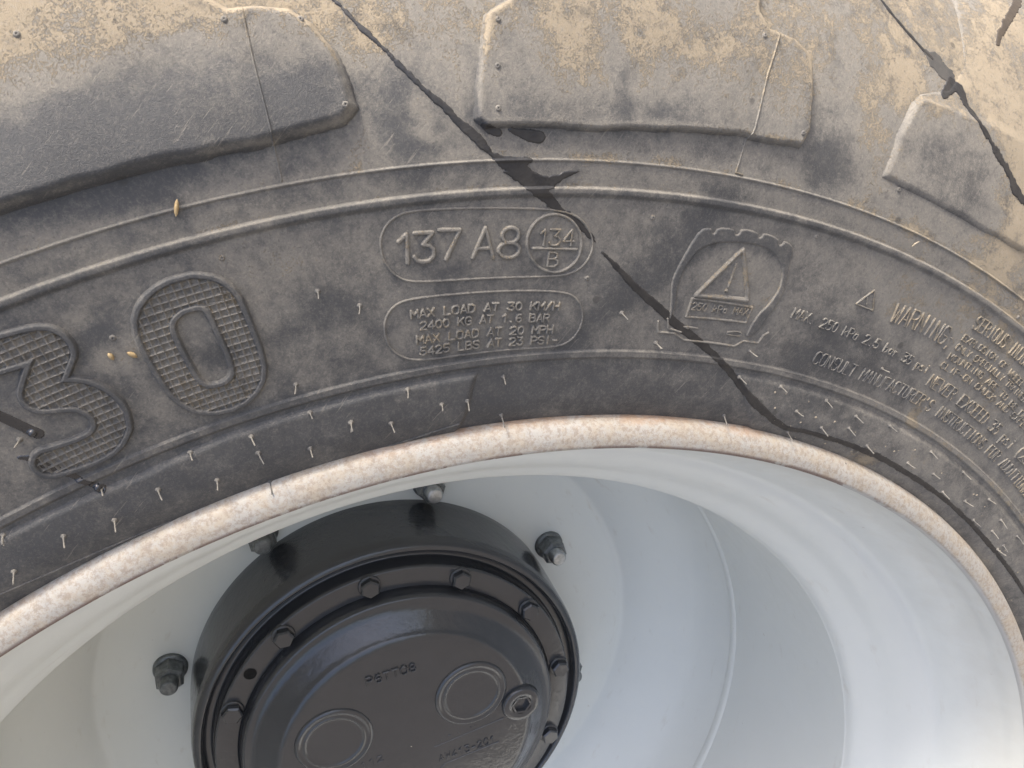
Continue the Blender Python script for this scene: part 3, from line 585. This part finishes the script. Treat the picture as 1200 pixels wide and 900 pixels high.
# raised strokes: letters, figures, outlines
def arc(cx, cy, rx, ry, a0, a1, n=10):
    return [(cx+rx*math.cos(math.radians(a0+(a1-a0)*k/n)), cy+ry*math.sin(math.radians(a0+(a1-a0)*k/n))) for k in range(n+1)]
G = {'A': [[(0, 0), (.3, 1), (.6, 0)], [(.12, .33), (.48, .33)]], 'B': [[(0, 0), (0, 1), (.35, 1), (.5, .88), (.5, .66), (.35, .54), (0, .54)], [(.35, .54), (.57, .42), (.57, .14), (.4, 0), (0, 0)]],
 'C': [[(.58, .8), (.42, 1), (.16, 1), (0, .8), (0, .2), (.16, 0), (.42, 0), (.58, .2)]], 'D': [[(0, 0), (0, 1), (.32, 1), (.57, .78), (.57, .22), (.32, 0), (0, 0)]],
 'E': [[(.55, 1), (0, 1), (0, 0), (.55, 0)], [(0, .52), (.45, .52)]], 'F': [[(.55, 1), (0, 1), (0, 0)], [(0, .52), (.45, .52)]],
 'G': [[(.58, .8), (.42, 1), (.16, 1), (0, .8), (0, .2), (.16, 0), (.42, 0), (.58, .18), (.58, .48), (.34, .48)]], 'H': [[(0, 0), (0, 1)], [(.57, 0), (.57, 1)], [(0, .5), (.57, .5)]],
 'I': [[(.28, 0), (.28, 1)]], 'J': [[(.5, 1), (.5, .2), (.36, 0), (.14, 0), (0, .2)]], 'K': [[(0, 0), (0, 1)], [(.55, 1), (0, .42)], [(.2, .6), (.57, 0)]], 'L': [[(0, 1), (0, 0), (.52, 0)]],
 'M': [[(0, 0), (0, 1), (.3, .4), (.6, 1), (.6, 0)]], 'N': [[(0, 0), (0, 1), (.56, 0), (.56, 1)]], 'O': [[(.16, 0), (0, .2), (0, .8), (.16, 1), (.42, 1), (.58, .8), (.58, .2), (.42, 0), (.16, 0)]],
 'P': [[(0, 0), (0, 1), (.38, 1), (.56, .86), (.56, .62), (.38, .47), (0, .47)]], 'R': [[(0, 0), (0, 1), (.38, 1), (.56, .86), (.56, .64), (.38, .5), (0, .5)], [(.3, .5), (.57, 0)]],
 'S': [[(.56, .82), (.42, 1), (.15, 1), (0, .84), (0, .66), (.14, .53), (.43, .47), (.57, .34), (.57, .16), (.42, 0), (.14, 0), (0, .18)]], 'T': [[(0, 1), (.58, 1)], [(.29, 1), (.29, 0)]],
 'U': [[(0, 1), (0, .2), (.16, 0), (.42, 0), (.58, .2), (.58, 1)]], 'V': [[(0, 1), (.29, 0), (.58, 1)]], 'W': [[(0, 1), (.14, 0), (.3, .7), (.46, 0), (.6, 1)]], 'X': [[(0, 0), (.57, 1)], [(0, 1), (.57, 0)]],
 'Y': [[(0, 1), (.29, .5), (.58, 1)], [(.29, .5), (.29, 0)]], '0': [arc(.3, .5, .28, .5, 0, 360, 18)], '1': [[(.1, .76), (.36, 1), (.36, 0)]],
 '2': [[(0, .8), (.12, .97), (.3, 1), (.48, .95), (.57, .78), (.5, .58), (0, 0), (.58, 0)]], '3': [[(.02, 1), (.54, 1), (.26, .6), (.44, .57), (.57, .42), (.58, .2), (.44, .03), (.25, 0), (.08, .06), (0, .2)]],
 '4': [[(.44, 0), (.44, 1), (0, .28), (.6, .28)]], '5': [[(.54, 1), (.08, 1), (.03, .55), (.3, .62), (.5, .53), (.57, .32), (.5, .1), (.3, 0), (.1, .03), (0, .16)]],
 '6': [[(.5, .95), (.3, 1), (.1, .85), (.02, .5), (.03, .25), (.15, .03), (.4, 0), (.56, .18), (.54, .42), (.38, .56), (.14, .5), (.03, .34)]], '7': [[(0, 1), (.58, 1), (.22, 0)]],
 '8': [arc(.3, .75, .23, .25, -90, 270, 14), arc(.3, .26, .29, .26, 90, 450, 14)], '.': [[(.25, .02), (.27, .02)]], ':': [[(.25, .15), (.27, .15)], [(.25, .6), (.27, .6)]], ';': [[(.28, .05), (.2, -.12)], [(.27, .55), (.29, .55)]],
 '-': [[(.08, .45), (.5, .45)]], '/': [[(0, -.05), (.5, 1.05)]], '(': [[(.4, 1.1), (.22, .8), (.22, .2), (.4, -.1)]], ')': [[(.15, 1.1), (.33, .8), (.33, .2), (.15, -.1)]], "'": [[(.28, 1), (.24, .75)]],
 'k': [[(.05, 0), (.05, 1)], [(.45, .6), (.05, .28)], [(.2, .4), (.48, 0)]], 'a': [[(.45, .6), (.2, .62), (.03, .42), (.03, .15), (.2, 0), (.45, .15)], [(.45, .62), (.45, 0)]], 'b': [[(.05, 1), (.05, 0), (.32, 0), (.48, .2), (.45, .5), (.25, .62), (.05, .5)]],
 'r': [[(.08, 0), (.08, .6)], [(.08, .42), (.25, .6), (.42, .58)]], 'p': [[(.05, -.3), (.05, .6), (.35, .6), (.48, .4), (.45, .12), (.28, 0), (.05, .08)]], 's': [[(.45, .56), (.15, .6), (.05, .45), (.42, .2), (.38, .02), (.05, .02)]], 'i': [[(.25, 0), (.25, .6)], [(.25, .85), (.25, .87)]]}
def stroke_h(strokes, w, h, e=None):
    e = e or w*.34
    def f(U, V):
        d = np.full(U.shape, 1e9)
        for s in strokes: d = np.minimum(d, seg_dist(U, V, s))
        return np.where(d >= w/2, 0, h*sstep((w/2-d)/e)+.02)
    return f
def place(strn, pts, hmm, ch_):
    Q = [ch_.uv(p) for p in pts]; L = np.r_[0, np.cumsum([math.dist(Q[k], Q[k+1]) for k in range(len(Q)-1)])]
    adv = L[-1]/(len(strn) if len(strn) > 1 else 1); out = []
    for k, c in enumerate(strn):
        if c == ' ' or c not in G: continue
        l = (k+.04)*adv; lm = min(l+adv*.45, L[-1]); x0, y0 = np.interp(l, L, [q[0] for q in Q]), np.interp(l, L, [q[1] for q in Q])
        j = min(np.searchsorted(L, lm), len(Q)-1); j = max(j, 1); th = math.atan2(Q[j][1]-Q[j-1][1], Q[j][0]-Q[j-1][0]); wx = adv*.80/.6 if len(strn) > 1 else adv/.62
        for s in G[c]:
            out.append([(x0+px*wx*math.cos(th)-py*hmm*math.sin(th), y0+px*wx*math.sin(th)+py*hmm*math.cos(th)) for px, py in s])
    return out
for strn, pts, hmm, w, big in D['text']:
    ch_ = Chart(pts[0][0], sum(p[1] for p in pts)/len(pts)); st = place(strn, pts, hmm, ch_)
    if big:
        o = patch('raised_character', ch_, bbox([q for s in st for q in s], w), w/6, stroke_h(st, w*1.15, .85*min(1.2, w)**.5, w*.26), RUBBER, tyre, .28)
    else:      # long lines: build letter by letter, then join to one mesh
        vs, fs, ds, off = [], [], [], 0
        groups = {}
        for s in st: groups.setdefault(round(s[0][0]/1.0) if False else id(s), s)
        o = None
        ww = max(w*1.05, .5); hh = .85*ww**.5
        k0 = 0
        for s in st:
            u0, u1, v0, v1 = bbox(s, ww); res = ww/5.; nu, nv = int((u1-u0)/res)+2, int((v1-v0)/res)+2
            U, V = np.meshgrid(u0+np.arange(nu)*res, v0+np.arange(nv)*res); d = seg_dist(U, V, s)
            h = hh*sstep((ww/2-d)/(ww*.28))+.0; outm = d >= ww/2; h = np.where(outm, -.3, h+.02*(k0 % 3)); k0 += 1
            Aa = ch_.ang(U); Pp = surf(Aa, V, h).reshape(-1, 3); idx = np.arange(nu*nv).reshape(nv, nu)
            keep = ~(outm[:-1, :-1] & outm[1:, :-1] & outm[:-1, 1:] & outm[1:, 1:])
            Fq = np.stack([idx[:-1, :-1], idx[1:, :-1], idx[1:, 1:], idx[:-1, 1:]], -1)[keep]
            used, inv = np.unique(Fq, return_inverse=True); vs.append(Pp[used]); fs.append(inv.reshape(Fq.shape)+off); off += len(used)
            ds.append((dust_and_highlight(Aa, V)+.05+.38*(h > hh*.6)).ravel()[used])  # worn dusty stroke tops, brightened further as a painted highlight
        link('raised_lettering', mesh('raised_lettering', np.concatenate(vs), np.concatenate(fs), True, np.concatenate(ds)), RUBBER, tyre)
def stroke_obj(name, lines, w, h, dofs=.3, res=None):
    h *= 1.3
    ch_ = Chart(lines[0][0][0], lines[0][0][1]); st = [[ch_.uv(p) for p in l] for l in lines]
    return patch(name, ch_, bbox([q for s in st for q in s], w), res or w/4, stroke_h(st, w, h), RUBBER, tyre, dofs)
stroke_obj('raised_outline', [smooth_line(D['plate1'])], 1.1, .38, .2, .35)
stroke_obj('raised_outline', [smooth_line(D['plate2'])], 1.1, .38, .2, .35)
stroke_obj('raised_circle', [D['circ']], 1.5, .55, .12, .35)
stroke_obj('raised_bar', [D['bar']], 1.4, .6, .15, .3)
# pressure warning emblem
ch_ = Chart(D['embO'][0][0], 100); Q = [ch_.uv(p) for p in smooth_line(D['embO'], 1)]
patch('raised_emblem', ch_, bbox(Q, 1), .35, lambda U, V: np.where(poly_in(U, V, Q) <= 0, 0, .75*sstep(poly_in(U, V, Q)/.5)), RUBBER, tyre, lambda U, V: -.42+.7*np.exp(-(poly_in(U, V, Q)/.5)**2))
for l, w, h in zip(D['embL'], (2.5, 1.4, 1.3, 1.9, 1.3, 1.2, 1., 1., .95, .8), (.7, .5, .6, .7, .5, .5, .45, .45, .45, .5)):
    stroke_obj('raised_emblem_line', [smooth_line(l) if w < 1.15 and len(l) > 4 else l], w, h)
for l in D['lf']: stroke_obj('raised_mark', [l], 1.0, .4)
for k, l in enumerate(D['lines']):
    if k in (3, 4, 7): continue
    lh = 0
    c_ = Chart(l[0][0], l[0][1]); st = [[c_.uv(p) for p in l]]
    patch('mould_seam', c_, bbox(st[0], 1.2), .3, stroke_h(st, .9, .4), RUBBER, tyre, .15, under=(lambda U, V, c_=c_, lh=lh: lug_h(c_.ang(U), V)+skirt_h(c_.ang(U), V)))

# the two big chequered figures
HW, RB, PITCH = 6.9, 2.8, 2.6
def digit(pts):
    c_ = Chart(sum(p[0] for p in pts)/len(pts), sum(p[1] for p in pts)/len(pts)); q = [c_.uv(p) for p in pts]
    # smooth the centre line
    for _ in range(1):
        r = [q[0]]
        for k in range(len(q)-1):
            (x0, y0), (x1, y1) = q[k], q[k+1]; r += [(x0*.75+x1*.25, y0*.75+y1*.25), (x0*.25+x1*.75, y0*.25+y1*.75)]
        q = r+[q[-1]]
    return c_, q
def dig_h(q):
    def f(U, V):
        d = seg_dist(U, V, q)
        ridge = 1.5*np.minimum(sstep((HW-d)/.9), sstep((d-(HW-RB))/.7))
        tri = lambda x: np.maximum(0, 1-np.abs((x/PITCH) % 1-.5)*2/.42)
        cell = .1+1.0*np.maximum(tri(U), tri(V))+.12*((U/PITCH+.5) % 1)
        return np.where(d >= HW, 0, np.maximum(ridge, np.where(d < HW-RB+.6, cell, 0))+.03)
    return f
for nm in ('three', 'zero'):
    c_, q = digit(D[nm])
    patch('raised_figure', c_, bbox(q, HW+1), .25, dig_h(q), RUBBER, tyre, lambda U, V, q=q: np.where(seg_dist(U, V, q) < HW-RB, .24, -.36)+.35*np.exp(-((seg_dist(U, V, q)-HW)/.3)**2)+.45*np.exp(-((seg_dist(U, V, q)-(HW-RB))/.3)**2))  # dusty hatch, bare band; bright ridge edge lines are painted highlights

# rubber spews (vent hairs) and pimples
def spew(a, s, ln, dt, dr, base=0.):
    R = rad(s); n = 7; rings = [(0, 1.5), (.35, 1.35), (.6, .8), (.9, .48), (ln*.5, .36), (ln, .42), (ln+.15, .2)]
    k = .5+.5*random.random(); V = []
    jx, jy = random.uniform(-.7, .7), random.uniform(-.7, .7); ln *= random.uniform(.8, 1.15)
    for h, r in rings:
        f = (h/ln)**1.5
        for t in range(n):
            u = r*.72*math.cos(2*math.pi*t/n)+(dt+jx)*f; v = r*.72*math.sin(2*math.pi*t/n)+(dr+jy)*f
            V.append(surf(a-u/R*180/math.pi, s+v, h+base-.1))
    Fq = [(i*n+t, i*n+(t+1) % n, (i+1)*n+(t+1) % n, (i+1)*n+t) for i in range(len(rings)-1) for t in range(n)]
    me = mesh('rubber_spew', np.array(V).reshape(-1, 3), Fq, True, np.full(len(V), .35+.2*random.random()))
    link('rubber_spew', me, RUBBER, tyre)
for a, s, ln, dt, dr in D['spew']:
    spew(a, s, min(ln, 6.), dt*.8, dr*.8, float(skirt_h(a, s)))
for a, s in D['pimple']:
    h0 = float(lug_h(a, s)); R = rad(s); V = []; n = 9; rings = [(-.1, 1.15), (.35, .85), (.55, .5), (.4, .22), (.1, .08)]
    for h, r in rings:
        for t in range(n): V.append(surf(a-r*math.cos(2*math.pi*t/n)/R*180/math.pi, s+r*math.sin(2*math.pi*t/n), h+h0))
    Fq = [(i*n+t, i*n+(t+1) % n, (i+1)*n+(t+1) % n, (i+1)*n+t) for i in range(len(rings)-1) for t in range(n)]
    link('rubber_pimple', mesh('rubber_pimple', np.array(V).reshape(-1, 3), Fq, True, np.repeat([.6, .6, .5, .3, -.1], n)), RUBBER, tyre)

# rim: flange, barrel, disc
fl = [(.4100, -.016), (.4082, -.006), (.4068, -.0012), (.4056, .0024), (.4034, .0054), (.3996, .0070), (.3962, .0073), (.3940, .0070), (.3929, .0054), (.3925, .0030)]
rim = lathe('rim', [(.3925, .0032), (.3905, -.004), (.3885, -.012), (.3845, -.022), (.3790, -.032), (.3745, -.042), (.3718, -.0485), (.3690, -.0520), (.3600, -.0575), (.3560, -.0605), (.3545, -.0640), (.3540, -.0720), (.3530, -.0745), (.3500, -.0765), (.3450, -.0785), (.3432, -.0805), (.3425, -.0835), (.3422, -.0900), (.3412, -.0925), (.3380, -.0950),
    (.3335, -.0985), (.3318, -.1005), (.3312, -.1030), (.3310, -.1060), (.3310, -.1150), (.3310, -.262), (.3310, -.330), (.338, -.345), (.350, -.360), (.372, -.375), (.385, -.395), (.392, -.412), (.409, -.418), (.409, -.41), (.378, -.365), (.36, -.35), (.3375, -.325), (.3375, -.13), (.345, -.11), (.356, -.09), (.38, -.04), (.395, -.02)], RIM, wheel, 512)
rim.data = lathe('tmp', curve(np.array([(p[0], p[1]) for p in [(.3925, .0032), (.3905, -.004), (.3885, -.012), (.3845, -.022), (.3790, -.032), (.3745, -.042), (.3705, -.050), (.3640, -.054), (.3575, -.060), (.3530, -.066), (.3500, -.071), (.3470, -.076), (.3440, -.080),
    (.3380, -.087), (.3335, -.094), (.3315, -.101), (.3310, -.110), (.3312, -.17), (.3310, -.21), (.3310, -.262), (.3310, -.330), (.338, -.345), (.350, -.360), (.372, -.375), (.385, -.395), (.392, -.412), (.409, -.418)]]), 5), RIM, None, 512).data
bpy.data.objects.remove(bpy.data.objects['tmp'])
lathe('rim_flange', curve(fl, 5), FLANGE, rim, 720)
disc = lathe('wheel_disc', curve([(.3309, -.258), (.3290, -.270), (.3250, -.286), (.3175, -.303), (.3060, -.318), (.2930, -.332), (.2760, -.3495), (.2660, -.3595), (.2625, -.3628), (.2600, -.3642), (.2570, -.3648), (.2530, -.365), (.23, -.365), (.20, -.365), (.17, -.365), (.12, -.365)], 3), RIM, wheel, 512)
lathe('weld_bead', [(.3312, -.2535), (.3301, -.2550), (.3294, -.2575), (.3294, -.2600), (.3298, -.2625)], RIM, disc, 512)

# hub
hub_prof = [(.150, -.366), (.1822, -.366), (.1822, -.355), (.1800, -.300), (.1785, -.2920), (.1765, -.2895), (.1728, -.2882), (.1710, -.2900), (.1690, -.2975), (.1632, -.2975), (.1616, -.2835), (.1604, -.2815), (.1425, -.2815), (.1415, -.2830), (.13, -.283)]
hub = lathe('hub', fillet(hub_prof, .0018, 4), HUB, wheel, 360)
cover = lathe('hub_cover', fillet([(.1412, -.284), (.1402, -.2735), (.1385, -.2700), (.1330, -.2690), (.1290, -.2672), (.1160, -.2570), (.1125, -.2535), (.1085, -.2520), (.05, -.2516), (.0005, -.2515)], .0032, 5), HUB, hub, 360)
def boss(c, R, name='cast_ring'):
    o = lathe(name, fillet([(R+.001, -.0022), (R, 0.), (R-.0022, .0012), (R-.0045, .0002), (R-.0062, .0002), (R-.0075, .0010), (R-.0092, -.0001), (R-.012, -.0003), (.0003, -.0003)], .0007, 3), HUB, cover, 96)
    for v in o.data.vertices: v.co += turn((c[0], c[1], -.2505)) 
    return o
r1 = math.dist(D['ring1b'][0], D['ring1b'][1])/2; r2 = math.dist(D['ring2b'][0], D['ring2b'][1])/2
boss(D['ring1'], r1); boss(D['ring2'], r2)
def local(o, c, z, turn_deg=0.):          # move a part built round the origin to (x, y) on the wheel
    for v in o.data.vertices: v.co += turn((c[0], c[1], z))
pl = lathe('drain_plug', fillet([(.0185, -.003), (.0180, .0015), (.0165, .0035), (.0125, .0040), (.0095, .0032)], .0008, 3), HUB, cover, 48); local(pl, D['plug'], -.2515)
pk = lathe('socket', [(.0098, .0034), (.0078, .0030), (.0068, -.004), (.0002, -.0045)], HUB, pl, 6, False); local(pk, D['plug'], -.2515)
# cast figures on the cover
def flat_text(strn, p0, p1, hmm, w, height, name='cast_lettering'):
    x0, y0 = p0; x1, y1 = p1; L = math.dist(p0, p1)*1000; th = math.atan2(y1-y0, x1-x0); adv = L/len(strn); st = []
    for k, c in enumerate(strn):
        for s in G.get(c, []): st.append([(k*adv+px*adv*1.25, py*hmm) for px, py in s])
    def pos(U, V, h):
        x = x0+(U*math.cos(th)-V*math.sin(th))*.001; y = y0+(U*math.sin(th)+V*math.cos(th))*.001; return toworld(x, y, -.2517+h*.001)
    patch(name, None, bbox([q for s in st for q in s], w), w/4, stroke_h(st, w, height), HUB, cover, pos=pos)
t0, t1, a0, a1, b0, b1, c0, c1 = D['hubtxt']
flat_text('P6TTO8', t0, t1, 8, 1.5, 1.6); flat_text('AW413-201', b0, b1, 7.5, 1.1, 1.1); flat_text('. - .  ..', a0, a1, 4, 1.3, .8)
def flat_line(pts, w, h):
    o = pts[0]; st = [[((x-o[0])*1000, (y-o[1])*1000) for x, y in pts]]
    patch('cast_line', None, bbox(st[0], w), w/4, stroke_h(st, w, h), HUB, cover, pos=lambda U, V, hh: toworld(o[0]+U*.001, o[1]+V*.001, -.2517+hh*.001))
flat_line([c0, c1], 1.3, .6); flat_line([(b0[0]-.006, b0[1]-.014), (b0[0]+.006, b0[1]-.003), (b1[0]+.002, b1[1]-.001)], 1.3, .6)
flat_text('112', (D['ring1'][0]+.024, D['ring1'][1]-.034), (D['ring1'][0]+.045, D['ring1'][1]-.028), 6, 1.1, .8)

def hexhead(name, c, z, af, h, m, parent, washer=None, phase=0., chamfer=.0012):
    R = af/2/math.cos(math.pi/6); n = 6; V = []; t = [phase+k*math.pi/3 for k in range(6)]
    for rr, zz in ((R, z), (R, z+h-chamfer), (R-chamfer*1.2, z+h), (R*.55, z+h)):
        for q in t: V.append(toworld(c[0]+rr*math.cos(q), c[1]+rr*math.sin(q), zz))
    Fq = [(i*6+k, i*6+(k+1) % 6, (i+1)*6+(k+1) % 6, (i+1)*6+k) for i in range(3) for k in range(6)]
    V.append(toworld(c[0], c[1], z+h)); me = bpy.data.meshes.new(name)
    me.from_pydata([tuple(v) for v in V], [], Fq+[(18+k, 18+(k+1) % 6, 24) for k in range(6)]); me.update()
    return link(name, me, m, parent)
RB_, AB_ = D['bolt']; RB_ = .1522
for k in range(12):
    q = math.radians(AB_-30*k); c = (RB_*math.cos(q), RB_*math.sin(q))
    b_ = hexhead('hub_bolt', c, -.2802, .0150, .0066, HUB, hub, phase=random.random())
    w_ = lathe('washer', [(.0098, -.0005), (.0096, .0014), (.0088, .0018), (.004, .0018)], HUB, b_, 28); local(w_, c, -.2815)
hl = lathe('threaded_hole', [(.0052, .0002), (.0046, -.0001), (.0002, -.0001)], BLACK, hub, 24)  # flat black disc on the face, the hole's shade put into its colour
q = math.atan2(D['hole'][1], D['hole'][0]); local(hl, (.1522*math.cos(q), .1522*math.sin(q)), -.2812)
RN_, AN_ = D['nut']
for k in range(8):
    q = math.radians(AN_-45*k); c = (RN_*math.cos(q), RN_*math.sin(q))
    n_ = hexhead('wheel_nut', c, -.3610, .0225, .0165, NUT, disc, phase=random.random(), chamfer=.002)
    w_ = lathe('nut_washer', [(.0150, -.0005), (.0148, .0028), (.0135, .0038), (.008, .0038)], NUT, n_, 36); local(w_, c, -.3650)
    s_ = lathe('wheel_stud', fillet([(.0080, -.004), (.0078, .0085), (.0066, .0105), (.0003, .0107)], .0008, 2), STUD if k in (2, 3) else NUT, n_, 24); local(s_, c, -.3450)

# ---------------------------------------------------------------- water trickles on the tyre
def trickle(name, pts, label, m=WET, h=.22, jag=1., drop=None, seed=1, group='water trickles on the tyre', extra=()):
    c_ = Chart(pts[len(pts)//2][0], pts[len(pts)//2][1]); q = [c_.uv(p) for p in pts]; wid = [p[2] for p in pts]
    dq = None
    if drop: dq = (*c_.uv(drop), drop[2]/2)
    def f(U, V):
        d = seg_dist(U, V, q, False, wid)
        for e_ in extra: d = np.minimum(d, seg_dist(U, V, [c_.uv(p) for p in e_], False, [p[2] for p in e_]))
        d = d + jag*(.55*vnoise(U, V, 1.1, seed)+.9*vnoise(U, V, 3.2, seed+5))
        hh = h*sstep(-d/.5)+.03
        if dq is not None:
            e = np.hypot(U-dq[0], V-dq[1])/dq[2]; hh = np.maximum(hh, 1.5*np.sqrt(np.clip(1-e*e, 0, 1)))
        ins = d < 0
        if dq is not None: ins |= np.hypot(U-dq[0], V-dq[1]) < dq[2]
        return np.where(ins, hh, 0)
    o = patch(name, c_, bbox(q, max(wid)*.75), .3, f, m, None, 0., under=lambda U, V: lug_h(c_.ang(U), V)+skirt_h(c_.ang(U), V)+.06, sink=.35)
    tag(o, label, 'trickle', group)
T = D['trick']
trickle('water_stain', T['j'], 'half dried grey water stain above the corner of the right tread lug', DRY, .12, 2.2, seed=22)
trickle('water_trickle', T['a'], 'long dark wet streak running from the top edge down to the circled 134 mark', seed=3, extra=(T['a2'], T['a3']))
trickle('water_trickle', T['b'], 'small dark wet blob under the lower left corner of the middle tread lug', jag=.4, seed=4)
trickle('water_trickle', T['c'], 'rounded dark wet patch just under the lower edge of the middle tread lug', jag=.5, seed=6)
trickle('water_trickle', T['d'], 'dark wet streak crossing the tyre emblem and following the rim edge to the right', jag=.6, seed=8)
trickle('water_trickle', T['e'], 'thin dark wet line entering at the top edge toward the right tread lug', jag=.7, seed=9)
trickle('water_trickle', T['f'], 'jagged wet streak running down the face of the right tread lug', jag=1.5, seed=12)
trickle('water_trickle', T['g'], 'short broad brown wet streak at the upper right edge of the photo', BROWN, jag=1.2, seed=14)
trickle('water_trickle', T['h'], 'dark wet streak ending in a shiny drop inside the raised figure three', DROP, jag=.2, drop=D['drops'][0], seed=15)
trickle('water_trickle', T['i'], 'dark wet streak with a shiny drop just below the raised figure three', DROP, jag=.7, drop=D['drops'][1], seed=17)

# ---------------------------------------------------------------- straw, husks, mud crumbs
def husk(a, s, ln, w, rot, m, name, label, cat, lift=.6):
    R = rad(s); n = 6; V = []; c_, s_ = math.cos(rot), math.sin(rot)
    prof = [(-1, .05), (-.6, .75), (0, 1), (.5, .8), (.85, .35), (1, .05)]
    for x, r in prof:
        for t in range(n):
            u0 = x*ln/2; v0 = r*w/2*math.cos(2*math.pi*t/n); h = lift+abs(x)*.3+r*w/2*math.sin(2*math.pi*t/n)
            u, v = u0*c_-v0*s_, u0*s_+v0*c_; V.append(surf(a-u/R*180/math.pi, s+v, h))
    Fq = [(i*n+t, i*n+(t+1) % n, (i+1)*n+(t+1) % n, (i+1)*n+t) for i in range(len(prof)-1) for t in range(n)]
    o = link(name, mesh(name, np.array(V).reshape(-1, 3), Fq, True), m); tag(o, label, cat); return o
bt = D['bits']
husk(*bt[0], 5.5, 1.5, 1.15, STRAW, 'straw_husk', 'yellow straw husk stuck on the moulding seam at upper left', 'husk', 1.0)
husk(*bt[1], 3.0, 1.7, 1.7, STRAW, 'straw_husk', 'pale orange husk between the figures three and zero, left one', 'husk', .5)
husk(*bt[2], 3.6, 1.8, 2.2, STRAW, 'straw_husk', 'pale orange husk touching the left edge of the zero', 'husk', .5)
husk(*bt[3], 4.5, .8, .9, MUD, 'straw_husk', 'pale straw chip on the rib right of the tyre emblem', 'husk', 1.2)
V, Fq = [], []
for a, s, r in D['crumbs']:
    R = rad(s); b0_ = len(V); sk = float(skirt_h(a, s)); r *= .62
    for k in range(8):
        th = 2*math.pi*k/5; 
    for (x, y, z) in ((1, 0, 0), (.2, .9, .1), (-.9, .4, 0), (-.5, -.8, 0), (.5, -.7, .1), (0, 0, .8)):
        j = lambda: random.uniform(.7, 1.3)
        V.append(surf(a-x*r*j()/R*180/math.pi, s+y*r*j(), z*r*j()*.8+sk-.05))
    Fq += [(b0_+i, b0_+(i+1) % 5, b0_+5) for i in range(5)]
o = link('mud_crumbs', mesh('mud_crumbs', np.array(V).reshape(-1, 3), Fq, False), MUD)
tag(o, 'scattered pale mud crumbs on the tyre bead right of the emblem', 'mud crumbs', None, 'stuff')
